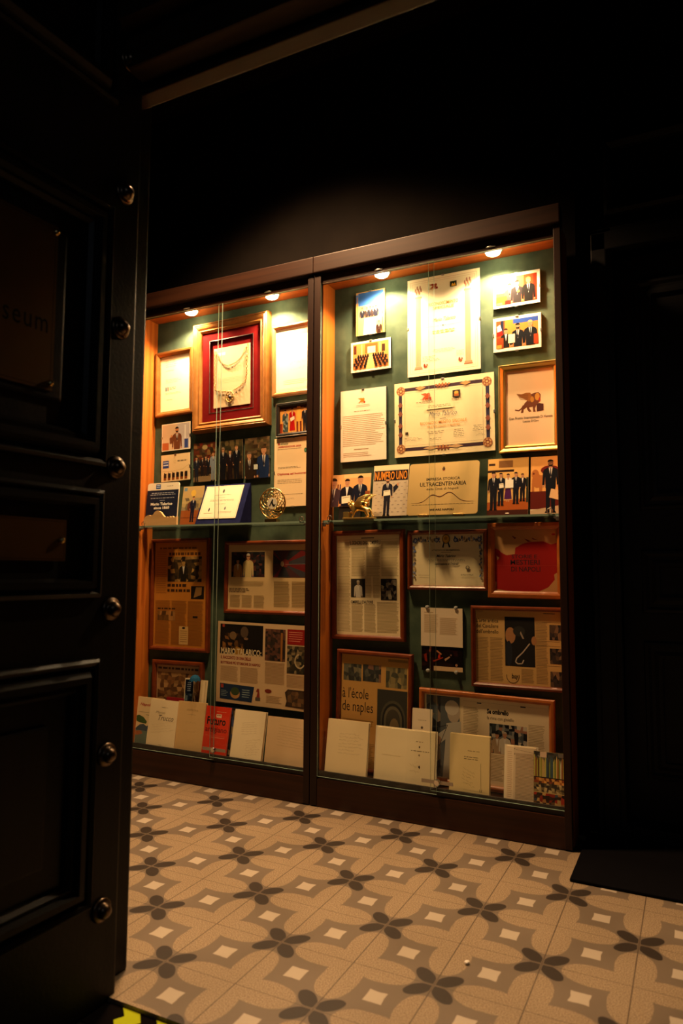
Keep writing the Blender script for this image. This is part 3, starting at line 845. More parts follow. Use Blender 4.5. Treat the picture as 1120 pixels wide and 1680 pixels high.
def f(s):
    a, b = 0.058, 0.075
    s.rect(a + 0.05, b, 1 - a - 0.05, b + 0.045, '3a2230'); s.rect(a + 0.05, 1 - b - 0.045, 1 - a - 0.05, 1 - b, '3a2230')
    s.rect(a - 0.012, b + 0.08, a + 0.022, 1 - b - 0.08, '33253c'); s.rect(1 - a - 0.022, b + 0.08, 1 - a + 0.012, 1 - b - 0.08, '2c2844')
    for u, v in ((a + 0.01, b + 0.035), (1 - a - 0.01, b + 0.035), (a + 0.01, 1 - b - 0.035), (1 - a - 0.01, 1 - b - 0.035)):
        s.circ(u, v, 0.062, 'b07848'); s.circ(u, v, 0.046, 'd8ac70'); s.circ(u, v, 0.032, '8a4a30'); s.circ(u, v, 0.015, 'd8ac70')
        for k in range(6): s.circ(u + 0.034 * math.cos(k), v + 0.046 * math.sin(k), 0.013, '9a5c3c')
    for u, v in ((0.5, b + 0.015), (0.5, 1 - b - 0.015)):
        for k in range(-4, 5): s.ell(u + k * 0.016, v + (0.012 if k % 2 else -0.012), 0.013, 0.026 - abs(k) * 0.003, ('b07040', '7a3c28')[k % 2], 8)
    for k in range(-1, 2, 2):
        s.poly([(0.5 + k * 0.17, b + 0.02), (0.5 + k * 0.23, b - 0.008), (0.5 + k * 0.28, b + 0.022), (0.5 + k * 0.23, b + 0.05)], 'c89058')
        s.poly([(0.5 + k * 0.03, 1 - b - 0.02), (0.5 + k * 0.13, 1 - b - 0.045), (0.5 + k * 0.20, 1 - b - 0.02), (0.5 + k * 0.13, 1 - b + 0.004)], 'c8a070')
    for v in (0.3, 0.42, 0.58, 0.7): s.poly([(a - 0.02, v), (a + 0.005, v - 0.04), (a + 0.03, v), (a + 0.005, v + 0.04)], '8a4a38'); s.poly([(1 - a + 0.02, v), (1 - a - 0.005, v - 0.04), (1 - a - 0.03, v), (1 - a - 0.005, v + 0.04)], '8a4a38')
    s.up(); s.line([(a + 0.05, b + 0.07), (1 - a - 0.05, b + 0.07), (1 - a - 0.05, 1 - b - 0.07), (a + 0.05, 1 - b - 0.07), (a + 0.05, b + 0.07)], 0.0006, '6a4a40')
    s.lion(0.27, 0.17, 0.385, 0.27, 'c84a20', 'd05828', 'a02818'); s.lines(0.23, 0.285, 0.40, 0.305, 1, '705848', 0.4, word=0.03)
    s.rect(0.60, 0.175, 0.675, 0.27, '2a1a10'); s.ell(0.637, 0.21, 0.022, 0.022, 'e0a040', 8); s.rect(0.615, 0.225, 0.66, 0.255, 'b06020'); s.lines(0.59, 0.285, 0.68, 0.305, 1, '705848', 0.4, word=0.03)
    s.rect(0.33, 0.335, 0.61, 0.395, 'f0e0b0'); s.lines(0.35, 0.345, 0.60, 0.385, 2, '806040', 0.35, 0.1, 0.03)
    s.text('Mario Talarico', 0.36, 0.43, 0.64, 0.495, '4a4656', shear=0.45); s.line([(0.37, 0.51), (0.60, 0.51)], 0.0005, '8a7a60'); s.lines(0.47, 0.525, 0.53, 0.54, 1, '705848', 0.5)
    s.text('RICONOSCIMENTO SPECIALE', 0.27, 0.555, 0.735, 0.595, 'd0842c', bold=0.01); s.text('PER IL SUO LAVORO DI MAESTRIA', 0.34, 0.615, 0.67, 0.64, 'd0842c', bold=0.01)
    s.rect(0.115, 0.67, 0.145, 0.71, '40301c'); s.lines(0.11, 0.75, 0.29, 0.80, 3, '604a38', 0.2, 0.3, 0.04); s.lines(0.33, 0.69, 0.52, 0.74, 2, '604a38', 0.25, 0.3, 0.04, center=True)
    s.lines(0.35, 0.78, 0.50, 0.82, 2, '604a38', 0.25, 0.3, 0.04, center=True); s.lines(0.60, 0.69, 0.71, 0.80, 5, '604a38', 0.25, 0.3, 0.03, center=True); s.lines(0.79, 0.66, 0.90, 0.74, 4, '604a38', 0.25, 0.3, 0.03, center=True)
    s.scrawl(0.80, 0.75, 0.90, 0.82, 1, '403830', 0.0005)
clip_photo('award_certificate', 'large landscape certificate with a dark ornamental border and orange heading', 'certificate', 1.283, 1.540, 0.412, 0.305, 0.3, f, paper='f0deb0', m=PRINT, sides='tblr')
def f(s):
    s.lion(0.19, 0.30, 0.78, 0.57, '6a3414', '9a5c1c', '481c10')
    for k in range(7): s.line([(0.23 + 0.012 * k, 0.315 + 0.012 * k), (0.47, 0.33 + 0.012 * k)], 0.0008, '4a200c')
    s.ell(0.655, 0.37, 0.05, 0.05, 'c88a30', 10); s.ell(0.55, 0.40, 0.04, 0.04, 'b87c28', 10); s.ell(0.70, 0.41, 0.02, 0.03, 'a03018', 8)
    s.text('Gran Premio Internazionale Di Venezia', 0.07, 0.615, 0.96, 0.65, '2c2422', bold=0.008); s.text("Leone D'Oro", 0.36, 0.665, 0.68, 0.695, '2c2422', bold=0.008)
framed('framed_print', 'gold framed print of a walking winged lion over two lines of text', 'framed print', 1.6215, 1.542, 0.229, 0.337, -0.4, f, GOLD, 0.026, 'f0d0a8',
       prof=[(0, 0.0135), (0, -0.006), (0.004, -0.012), (0.008, -0.010), (0.018, 0.000), (0.022, -0.003), (0.026, -0.001), (0.026, 0.0135)])

# ---- right cabinet, standing on the glass shelf
def stand_print(name, label, cat, cx, w, h, yb, k, draw, z=SHZ, paper='e8d8b8', m=None, t=0.003, radius=0, part=None, yaw=0, group=None, rot=0.0):
    o = stand_item(name, label, cat, cx, z, yb, k, group, yaw)
    s = Sheet(w, h, paper, t, cz=h / 2, radius=radius)
    draw(s)
    s.build(part or 'print', o, m or GLOSS)
    return o
def easel(o, w, h, d=0.02):
    """folded board foot that holds a leaning print"""
    bm = bmesh.new()
    prism(bm, [(-w * 0.18, 0.001), (w * 0.18, 0.001), (w * 0.08, h * 0.55), (-w * 0.08, h * 0.55)], 0.0035, 0.006)
    fin('backing_foot', bm, FRAMEK, o)
G2 = 'photographs standing on the glass shelves'
def f(s):
    s.rect(0, 0, 1, 1, 'd8a468'); s.rect(0.3, 0, 1, 0.12, 'e8bc80'); s.rect(0.14, 0.3, 0.17, 0.9, '6a2418'); s.rect(0.2, 0.3, 0.23, 0.9, '30305a'); s.rect(0.12, 0.72, 0.28, 1, 'c07838')
    s.man(0.04, 0.10, 1.25, suit='40303a', full=False, clip=(0, 1)); s.man(0.40, 0.14, 1.0, suit='141420', hair='241410', full=False, tie=None, paper='f0e0c0'); s.man(0.74, 0.06, 1.0, suit='16182a', full=False, hair='1c1410')
    s.rect(0.88, 0.55, 1, 1, '8a4824')
o = stand_print('photo_print', 'landscape photo of three people with a diploma, standing behind the golden lion figurine', 'photograph', 0.890, 0.176, 0.138, 0.212, 0.15, f, z=1.1925, group=G2, paper='e8c890')
bx('easel_stand', -0.05, 0.05, 0.0032, 0.012, -0.0555, 0.06, FRAMEK, o)
def f(s):
    s.rect(0, 0, 1, 1, 'b8a890'); s.rect(0, 0, 1, 0.10, 'e0cca0')
    for j in range(9):
        for i in range(6): s.rect(0.08 + i * 0.16 + (0.08 if j % 2 else 0), 0.36 + j * 0.07, 0.14 + i * 0.16 + (0.08 if j % 2 else 0), 0.372 + j * 0.07, '8a7c74', up=(i == 0))
    s.rect(0.02, 0.11, 0.98, 0.31, '1a1418'); s.text('NUMERO UNO', 0.04, 0.125, 0.96, 0.295, 'd8862c', bold=0.02)
    s.man(0.42, 0.25, 1.0, suit='1c1c28', full=True, beard=True, paper='e8dcc0'); s.poly([(0.58, 0.44), (0.68, 0.38), (0.73, 0.44), (0.60, 0.56)], '1c1c28'); s.ell(0.71, 0.39, 0.03, 0.03, 'b98562', 8)
o = stand_print('magazine_cover', 'magazine cover headed NUMERO UNO with a bearded man holding a certificate', 'magazine', 1.067, 0.153, 0.212, 0.205, 0.15, f, z=1.1475, group=None)
bx('easel_stand', -0.05, 0.05, 0.0032, 0.012, -0.0105, 0.10, FRAMEK, o)
def f(s):
    s.rect(0.490, 0.085, 0.515, 0.105, '403020'); s.rect(0.483, 0.11, 0.522, 0.15, '5a4028'); s.rect(0.49, 0.152, 0.515, 0.165, 'a02818')
    s.text('IMPRESA STORICA', 0.26, 0.29, 0.74, 0.345, '241a18', bold=0.012); s.text('ULTRACENTENARIA', 0.17, 0.375, 0.83, 0.455, '1c1412', bold=0.015); s.text('della Città di Napoli', 0.27, 0.485, 0.72, 0.54, '241a18', bold=0.006)
    pts = []
    N = 30
    for k in range(N + 1):
        u = 0.06 + 0.88 * k / N
        v = 0.765 - 0.145 * math.exp(-((u - 0.36) / 0.10) ** 2) - 0.19 * math.exp(-((u - 0.60) / 0.13) ** 2)
        pts.append((u, v))
    s.up()
    for a, b in zip(pts, pts[1:]):
        th = 0.016 * math.sin(PI * (a[0] - 0.05) / 0.9) + 0.003
        s.poly([(a[0], a[1]), (b[0], b[1]), (b[0], b[1] + th), (a[0], a[1] + th)], '4a1a18', up=False)
    s.lines(0.07, 0.80, 0.95, 0.83, 1, '7a6a48', 0.3, word=0.04)
    s.text('WE ARE NAPOLI', 0.33, 0.885, 0.67, 0.925, '14100e', bold=0.03)
o = stand_print('metal_plaque', 'rounded satin metal plaque reading IMPRESA STORICA ULTRACENTENARIA', 'plaque', 1.292, 0.284, 0.212, 0.186, 0.20, f, paper='d8b878', m=METALP, t=0.004, radius=0.012, part='engraved_plate', z=1.1445)
for sx in (-0.07, 0.07): bx('plaque_foot', sx - 0.02, sx + 0.02, -0.012, 0.012, -0.0075, -0.0002, BRASS_B, o, 0.001)
def f(s):
    s.rect(0, 0, 1, 0.90, 'd8a860'); s.rect(0, 0.20, 0.65, 0.24, '2a1a14'); s.rect(0.02, 0.08, 0.18, 0.12, '3a241a'); s.rect(0.27, 0.04, 0.62, 0.16, '8a6038'); s.poly([(0, 0.76), (1, 0.70), (1, 0.91), (0, 0.91)], 'a85420')
    s.rect(0.95, 0.35, 1, 0.78, '2a3028')
    s.woman(0.51, 0.27, 0.76, dress='e0d8c8', skirt='4a1c50'); s.man(0.86, 0.28, 0.76, suit='14121a', hair='3a2014', tie=None); s.man(0.70, 0.25, 0.80, suit='121420'); s.man(0.33, 0.25, 0.82, suit='121420', paper='e8dcc4'); s.man(0.15, 0.23, 0.90, suit='10121c')
    s.rect(0.44, 0.38, 0.64, 0.52, 'ece4d0'); s.rect(0, 0.90, 1, 1, '401c14'); s.ell(0.50, 0.955, 0.05, 0.008, 'fff4e0')
stand_print('photo_print', 'photo of a group of five people standing with diplomas, beside the satin metal plaque', 'photograph', 1.540, 0.152, 0.222, 0.208, 0.14, f, group=G2)
def f(s):
    s.rect(0, 0, 1, 0.6, 'e0a45c'); s.rect(0, 0.60, 1, 0.90, '5c1c14'); s.poly([(0, 0.92), (1, 0.84), (1, 1), (0, 1)], 'b89c7c'); s.ell(0.62, 0.24, 0.3, 0.08, '6a1c14')
    for e in ((0.15, 0.30, 0.12, 0.08), (0.22, 0.42, 0.18, 0.12), (0.36, 0.42, 0.14, 0.10)): s.ell(*e, 'b06a34')
    s.rect(0.04, 0.45, 0.12, 0.60, 'b06a34'); s.rect(0.28, 0.48, 0.38, 0.60, 'b06a34'); s.ell(0.10, 0.29, 0.03, 0.02, '6a2c14')
    s.man(0.64, 0.06, 0.97, suit='10131c', beard=True, glasses=True, hair='20140e'); s.poly([(0.66, 0.56), (0.96, 0.60), (0.92, 0.76), (0.60, 0.71)], 'd8b484')
stand_print('photo_print', 'photo of a bearded man in a dark suit standing beside a stone lion', 'photograph', 1.680, 0.112, 0.220, 0.208, 0.14, f, group=G2)

# golden winged lion figurine, facing left
fig = empty('lion_figurine', (0.957, 0.166, SHZ), 'small golden winged lion figurine standing on the glass shelf', 'figurine')
bm = bmesh.new()
box(bm, -0.068, 0.066, -0.020, 0.020, 0, 0.007, 0.002)
fin('base', bm, GOLD, fig)
bm = bmesh.new()
box(bm, -0.064, -0.044, -0.014, 0.012, 0.0071, 0.030, 0.002)
box(bm, -0.066, -0.042, -0.0155, -0.0135, 0.008, 0.031, 0.0005)
fin('book', bm, GOLD, fig)
def skin(name, joints, edges, root, m, parent, lv=2):
    me = bpy.data.meshes.new(name)
    me.from_pydata([j[:3] for j in joints], edges, [])
    o = link(name, me, parent, m)
    mod = o.modifiers.new('skin', 'SKIN')
    for v, j in zip(me.skin_vertices[0].data, joints):
        v.radius = (j[3], j[4] if len(j) > 4 else j[3])
    me.skin_vertices[0].data[root].use_root = True
    mod.use_smooth_shade = True
    sb = o.modifiers.new('sub', 'SUBSURF'); sb.levels = lv; sb.render_levels = lv
    return o
J = [(-0.018, 0, 0.046, 0.013), (0.006, 0, 0.046, 0.012), (0.028, 0, 0.046, 0.012),          # 0-2 trunk
     (-0.032, 0, 0.058, 0.014), (-0.042, 0, 0.068, 0.012), (-0.054, 0, 0.064, 0.006),         # 3-5 neck, head, muzzle
     (-0.020, -0.009, 0.030, 0.006), (-0.022, -0.010, 0.018, 0.0045), (-0.028, -0.010, 0.009, 0.0045),
     (-0.024, 0.009, 0.032, 0.006), (-0.038, 0.010, 0.026, 0.0045), (-0.046, 0.010, 0.034, 0.0045),
     (0.034, -0.009, 0.034, 0.008), (0.038, -0.010, 0.022, 0.005), (0.045, -0.010, 0.014, 0.004), (0.036, -0.010, 0.009, 0.0042),
     (0.030, 0.009, 0.032, 0.008), (0.026, 0.010, 0.022, 0.005), (0.030, 0.010, 0.014, 0.004), (0.020, 0.010, 0.009, 0.0042),
     (0.042, 0, 0.044, 0.004), (0.052, 0, 0.032, 0.003), (0.055, 0, 0.018, 0.003), (0.063, 0, 0.010, 0.0035)]
Ed = [(0, 1), (1, 2), (0, 3), (3, 4), (4, 5), (0, 6), (6, 7), (7, 8), (0, 9), (9, 10), (10, 11), (2, 12), (12, 13), (13, 14), (14, 15), (2, 16), (16, 17), (17, 18), (18, 19), (2, 20), (20, 21), (21, 22), (22, 23)]
skin('body', J, Ed, 1, GOLD, fig)
bm = bmesh.new()
for k in range(12):
    a = 2 * PI * k / 12
    bmesh.ops.create_icosphere(bm, subdivisions=1, radius=0.006, matrix=Matrix.Translation((-0.036 + 0.004 * math.cos(3 * a), 0.013 * math.cos(a), 0.060 + 0.014 * math.sin(a))))
fin('mane', bm, GOLD, fig, smooth=True)
for sy in (-1, 1):
    bm = bmesh.new()
    for k in range(7):       # long feathers sweeping back
        x1, z1 = 0.066 - 0.011 * k, 0.098 - 0.0065 * k
        tube(bm, [(-0.016 + 0.003 * k, sy * 0.012, 0.058 - 0.001 * k), (0.004 + 0.002 * k, sy * 0.016, 0.082 - 0.004 * k), (0.030, sy * 0.017, 0.092 - 0.006 * k), (x1, sy * 0.015, z1)], [0.006, 0.0055, 0.0048, 0.0015], 6)
    fin('wing', bm, GOLD, fig, smooth=True)

# ---- right cabinet, lower part
def news(s, cols, v0, v1, n, c='8a7654', u0=0.05, u1=0.95, frac=0.42):
    W = (u1 - u0) / cols
    for i in range(cols): s.lines(u0 + i * W, v0, u0 + (i + 1) * W - 0.018, v1, n, c, frac, 0.12)
def f(s):
    s.lines(0.4, 0.03, 0.6, 0.045, 1, '5a4a38', 0.6); s.line([(0.02, 0.05), (0.98, 0.05)], 0.0006, '6a5a48')
    s.text('IL SIGNORE DEGLI OMBRELLI', 0.22, 0.06, 0.70, 0.10, '3a3230', bold=0.02)
    news(s, 1, 0.07, 0.97, 84, 'b09a6c', 0.02, 0.245); news(s, 2, 0.13, 0.42, 28, 'b09a6c', 0.245, 0.71); news(s, 1, 0.07, 0.42, 33, 'b09a6c', 0.71, 0.99)
    news(s, 2, 0.42, 0.63, 20, 'b09a6c', 0.45, 0.71); news(s, 2, 0.69, 0.97, 26, 'b09a6c', 0.245, 0.64); news(s, 1, 0.67, 0.97, 28, 'b09a6c', 0.64, 0.99)
    s.rect(0.235, 0.44, 0.46, 0.625, '2c2824'); s.man(0.35, 0.455, 0.625, suit='c8c0b0', shirt='d8d0c0', tie=None, full=False, skin='a08a70', hair='b8b0a0')
    s.rect(0.70, 0.44, 0.94, 0.65, '2a2622'); s.mosaic(0.71, 0.45, 0.93, 0.64, 6, 7, ['1a1816', '4a443c', '8a8070', '24201c', 'b0a890'])
    s.text("OMBRELLI D'AUTORE", 0.235, 0.655, 0.58, 0.685, '2c2824', bold=0.02)
framed('framed_newspaper', 'tall framed newspaper page with two small portraits, lower left of the right cabinet', 'framed article', 0.9585, 0.871, 0.325, 0.447, 0.5, f, FRAMER, 0.020, 'f0dcae')
def f(s):
    pal = ['5a6a9a', '8a9ac0', '7a6a5a', 'a88a60', '4a5a80', 'b09a78']
    for i in range(30):
        u = 0.04 + 0.92 * i / 29
        if 0.42 < u < 0.58: continue
        s.ell(u, 0.10 + 0.03 * math.sin(i * 1.7), 0.014, 0.035, random.choice(pal), 8); s.ell(u + 0.01, 0.13 + 0.02 * math.cos(i * 2.3), 0.010, 0.018, random.choice(pal), 6)
    for i in range(15):
        v = 0.12 + 0.72 * i / 14
        k = 1 - 0.35 * i / 14
        for u in (0.04, 0.955): s.ell(u + 0.012 * math.sin(i * 1.9), v, 0.018 * k, 0.026 * k, random.choice(pal), 8); s.ell(u - 0.012 * math.cos(i * 2.9), v + 0.02, 0.012, 0.018, random.choice(pal), 6)
    for u in (0.06, 0.94, 0.36, 0.62): s.ell(u, 0.12, 0.03, 0.045, '3a4a7a'); s.ell(u, 0.12, 0.016, 0.026, 'a8b0c8')
    s.ell(0.49, 0.10, 0.055, 0.09, '2a2a2a'); s.ell(0.49, 0.10, 0.047, 0.078, 'd8a838'); s.ell(0.485, 0.085, 0.02, 0.035, 'a87820')
    s.poly([(0.455, 0.165), (0.47, 0.17), (0.455, 0.27), (0.435, 0.26)], '1a1a1a'); s.poly([(0.51, 0.165), (0.525, 0.165), (0.55, 0.25), (0.53, 0.27)], '1a1a1a')
    s.text('ATTESTATO DI BENEMERENZA', 0.29, 0.30, 0.68, 0.33, '2a2420', bold=0.015); s.lines(0.42, 0.35, 0.56, 0.37, 1, '6a5a48', 0.5)
    s.text('Mario Talarico', 0.355, 0.40, 0.62, 0.45, '1c1a20', shear=0.4, bold=0.02); s.lines(0.22, 0.49, 0.75, 0.535, 2, '3a3430', 0.35, 0.1, 0.03, center=True)
    s.text('Fabbricazione di Ombrelli', 0.33, 0.55, 0.66, 0.60, '1c1a20', shear=0.4, bold=0.02)
    s.lines(0.10, 0.79, 0.26, 0.81, 1, '4a443c', 0.4, word=0.03); s.ell(0.78, 0.65, 0.028, 0.04, '6a6458'); s.ell(0.78, 0.64, 0.016, 0.022, 'c8b890'); s.lines(0.69, 0.77, 0.86, 0.81, 2, '4a443c', 0.35, word=0.03)
framed('framed_certificate', 'landscape certificate with blue floral border and gold medal print in a thin red-brown frame', 'framed certificate', 1.296, 0.972, 0.323, 0.233, 0.1, f, FRAMER, 0.017, 'e8d8b0')
def f(s):
    s.poly([(0, 0.34), (0.10, 0.37), (0.20, 0.42), (0.33, 0.40), (0.34, 0.30), (0.45, 0.24), (0.55, 0.21), (0.78, 0.20), (0.90, 0.25), (1, 0.22), (1, 0.68), (0.94, 0.72), (0.95, 0.80), (0.85, 0.92), (0.70, 0.99), (0.30, 1), (0.02, 0.96), (0.04, 0.85), (0, 0.84)], '9a1410')
    s.poly([(0, 0.30), (0.08, 0.34), (0.14, 0.40), (0, 0.36)], 'a01814'); s.poly([(0.28, 0.10), (0.36, 0.14), (0.33, 0.16)], '6a2018'); s.poly([(0.48, 0.15), (0.60, 0.20), (0.54, 0.205)], '6a2018'); s.poly([(0.60, 0.14), (0.70, 0.18), (0.62, 0.17)], '6a2018'); s.ell(0.94, 0.09, 0.03, 0.015, 'a02018')
    s.poly([(0.03, 0.42), (0.08, 0.46), (0.05, 0.50)], 'c8a070'); s.line([(0, 0.585), (1, 0.585)], 0.0006, 'b05040')
    s.text('STORIE E', 0.28, 0.41, 0.68, 0.47, '3a1c28', bold=0.012); s.text('MESTIERI', 0.26, 0.49, 0.72, 0.57, '3a1c28', bold=0.012); s.text('DI NAPOLI', 0.27, 0.60, 0.73, 0.68, '3a1c28', bold=0.012)
framed('framed_poster', 'square poster with a big red paint stain and dark lettering in an orange-brown frame', 'framed poster', 1.597, 0.970, 0.279, 0.280, -0.2, f, FRAMEO, 0.026, 'b88a58')
def f(s):
    s.lines(0.08, 0.11, 0.30, 0.145, 1, 'a08058', 0.4); s.lines(0.08, 0.17, 0.42, 0.66, 22, 'c0a078', 0.4, 0.15); s.lines(0.46, 0.25, 0.88, 0.70, 20, 'c0a078', 0.4, 0.15)
def f2(s):
    s.mosaic(0, 0, 1, 1, 9, 6, ['140a08', '1c0e0a', '0e0808', '2a100c'], 0.3)
    for pts, c in (([(0.20, 0.02), (0.26, 0.02), (0.22, 0.25), (0.18, 0.22)], 'a04a28'), ([(0.06, 0.35), (0.12, 0.30), (0.14, 0.65), (0.08, 0.6)], '8a2c18'), ([(0.38, 0.15), (0.50, 0.30), (0.48, 0.34), (0.36, 0.20)], 'b87a50'), ([(0.28, 0.58), (0.52, 0.42), (0.53, 0.46), (0.30, 0.64)], '9a3018'), ([(0.56, 0.50), (0.68, 0.38), (0.70, 0.42), (0.58, 0.58)], 'b89070'), ([(0.42, 0.32), (0.46, 0.30), (0.46, 0.48), (0.40, 0.46)], 'b8301c')): s.poly(pts, c)
    s.ell(0.85, 0.72, 0.03, 0.05, 'b08060'); s.ell(0.72, 0.33, 0.02, 0.04, '806050'); s.rect(0.30, 0.80, 1.0, 1.10 - 0.12, 'd8b890')
o = clip_photo('pinned_magazine_page', 'white magazine page with a dark photo at its foot, held by four clear pins', 'magazine page', 1.272, 0.712, 0.168, 0.147, 0, f, paper='e6d2b4', m=PRINT, sides='')
s = Sheet(0.165, 0.095, '140a08', 0.0015, 0.0035, cz=-0.121)
f2(s); s.build('photo_print', o, GLOSS)
bx('backing_board', -0.0825, 0.0825, 0.006, 0.0100, -0.168, 0.07, FRAMEK, o)
for px, pz in ((-0.058, 0.076), (0.058, 0.076), (-0.056, -0.168), (0.058, -0.168)):
    bm = bmesh.new()
    lathe(bm, [(0.007, -0.010), (0.007, -0.003), (0.0055, 0.0015), (0.007, 0.004), (0.0035, 0.0055)], '-y', 16, (px, 0, pz))
    fin('clear_pin', bm, mat('clear_plastic_pin', (0.35, 0.36, 0.34), 0.12, 0, 0.8) if 'clear_plastic_pin' not in MATS else MATS['clear_plastic_pin'], o, smooth=True)
def f(s):
    s.lines(0.02, 0.02, 0.1, 0.03, 1, '4a3828', 0.5); s.lines(0.80, 0.03, 0.93, 0.045, 1, '4a3828', 0.6)
    for i, t in enumerate(("L'arte antica", 'del Cavaliere', "dell'ombrello")): s.text(t, 0.015, 0.12 + i * 0.075, 0.28, 0.175 + i * 0.075, '2a2018', bold=0.008)
    news(s, 2, 0.38, 0.97, 30, '9a7c50', 0.01, 0.35); news(s, 1, 0.16, 0.97, 42, '9a7c50', 0.71, 0.86); news(s, 1, 0.78, 0.97, 10, '9a7c50', 0.54, 0.70)
    for v in (0.15, 0.40, 0.46, 0.72): s.line([(0.71, v), (0.98, v)], 0.0008, '5a4630')
    s.rect(0.355, 0.09, 0.70, 0.75, '1c1a1a'); s.ell(0.42, 0.34, 0.06, 0.11, 'b07c50'); s.ell(0.40, 0.58, 0.04, 0.17, '242832'); s.ell(0.52, 0.28, 0.07, 0.07, '30302e'); s.poly([(0.54, 0.28), (0.58, 0.38), (0.56, 0.38), (0.53, 0.31)], 'a09080'); s.ell(0.69, 0.40, 0.03, 0.06, 'b07c50')
    hook = [(0.64, 0.44), (0.56, 0.56), (0.49, 0.64), (0.475, 0.69), (0.50, 0.715), (0.55, 0.71), (0.57, 0.66)]
    s.up(); s.line(hook, 0.0042, 'c0b0a0')
    for v in (0.18, 0.49, 0.79): s.mosaic(0.865, v, 0.99, v + 0.2, 4, 4, ['5a4638', '3a3030', '8a6a50', '2a2424'])
    s.up(); s.line([(0.44 + 0.072 * math.cos(a / 10), 0.88 + 0.095 * math.sin(a / 10)) for a in range(-2, 34)], 0.0018, '3a2a20'); s.text('buy', 0.43, 0.85, 0.50, 0.93, '2a2018', bold=0.02)
framed('framed_newspaper', "framed yellow newspaper page headed L'arte antica del Cavaliere dell'ombrello", 'framed article', 1.563, 0.650, 0.345, 0.300, 0.2, f, FRAMER, 0.016, 'd0a868')
def f(s):
    s.lines(0.70, 0.02, 0.98, 0.05, 1, '9a7a40', 0.8)
    s.mosaic(0.04, 0.09, 0.31, 0.24, 7, 4, ['4a4c44', '6a6a5a', '3a3a36', '7a745c']); s.mosaic(0.33, 0.085, 0.60, 0.235, 7, 4, ['3c3e3c', '5a5a50', '2e302e', '8a6450']); s.mosaic(0.67, 0.09, 0.97, 0.27, 7, 4, ['6a6448', '8a8058', '4a4a3a', '9a8a5c'])
    s.text("à l'école", 0.03, 0.30, 0.42, 0.395, '241c18', bold=0.0); s.text('de naples', 0.03, 0.42, 0.49, 0.54, '241c18', bold=0.0)
    s.rect(0.55, 0.29, 0.98, 0.985, '3a3a34')
    for k, c in ((0.18, '545244'), (0.155, '2c2c28'), (0.13, '6a6450'), (0.10, '4a463a')):
        s.ell(0.78, 0.55, k, k * 0.95, c, 20); s.rect(0.78 - k, 0.55, 0.78 + k, 0.9, c)
    s.ell(0.80, 0.62, 0.07, 0.09, '8a7450'); s.rect(0.60, 0.82, 0.97, 0.985, '24221e'); s.ell(0.76, 0.72, 0.05, 0.06, '7a6648')
    s.lines(0.04, 0.58, 0.50, 0.64, 3, 'a88848', 0.35, 0.2); s.text('c', 0.17, 0.66, 0.26, 0.755, '2a2018', bold=0.06); s.lines(0.04, 0.78, 0.52, 0.97, 12, 'a88848', 0.35, 0.1)
o = framed('framed_magazine_page', "red-brown framed magazine page titled à l'école de naples, behind the open cream notebook", 'framed article', 0.989, 0.3645, 0.330, 0.480, -1.0, f, FRAMER, 0.018, 'd0a058', y=0.233)
def f(s):
    s.mosaic(0.02, 0.02, 0.14, 0.98, 4, 10, ['5a6468', '3c444c', '8a7a68', '2a2c30']); s.rect(0.14, 0.02, 0.30, 0.98, '5c6468')
    s.ell(0.25, 0.20, 0.055, 0.13, 'b8aa98'); s.ell(0.235, 0.15, 0.058, 0.09, 'ccc4b4'); s.poly([(0.19, 0.34), (0.31, 0.30), (0.31, 0.98), (0.16, 0.98), (0.18, 0.6)], 'c0bcae'); s.poly([(0.10, 0.50), (0.19, 0.40), (0.22, 0.48), (0.13, 0.60)], 'c0bcae'); s.ell(0.12, 0.55, 0.03, 0.05, 'a88468')
    s.up(); s.line([(0.08, 0.42), (0.20, 0.36), (0.13, 0.62)], 0.002, '2a2a2c')
    s.rect(0.312, 0.0, 1.0, 1.0, 'ead8b4'); news(s, 1, 0.12, 0.94, 46, 'a8946c', 0.33, 0.47); news(s, 1, 0.25, 0.94, 40, 'a8946c', 0.84, 0.98); news(s, 2, 0.64, 0.94, 18, 'a8946c', 0.51, 0.83); s.line([(0.33, 0.05), (0.98, 0.05)], 0.0005, '8a7a5c')
    s.lines(0.44, 0.055, 0.475, 0.075, 1, '2a241e', 0.7); s.lines(0.78, 0.05, 0.82, 0.07, 1, '2a241e', 0.7)
    s.text('Se ombrello', 0.52, 0.115, 0.69, 0.175, '1c1814', bold=0.05); s.text('fa rima con gioiello', 0.52, 0.20, 0.73, 0.25, '6a5c48', bold=0.01)
    s.mosaic(0.54, 0.28, 0.83, 0.62, 12, 9, ['1c2024', '5c6468', '30383c', '8a8c88', 'a87860', '14161a', 'c0b8a8']); s.man(0.60, 0.38, 0.62, suit='a89070', full=False, tie=None); s.man(0.66, 0.36, 0.62, suit='d0c8b4', full=False, tie=None, hair='b0a898')
o = framed('framed_newspaper', 'wide framed spread about umbrellas with a white-haired craftsman, bottom right behind the books', 'framed article', 1.437, 0.300, 0.510, 0.350, -0.6, f, FRAMEO, 0.020, 'e0cfa4', y=0.236)

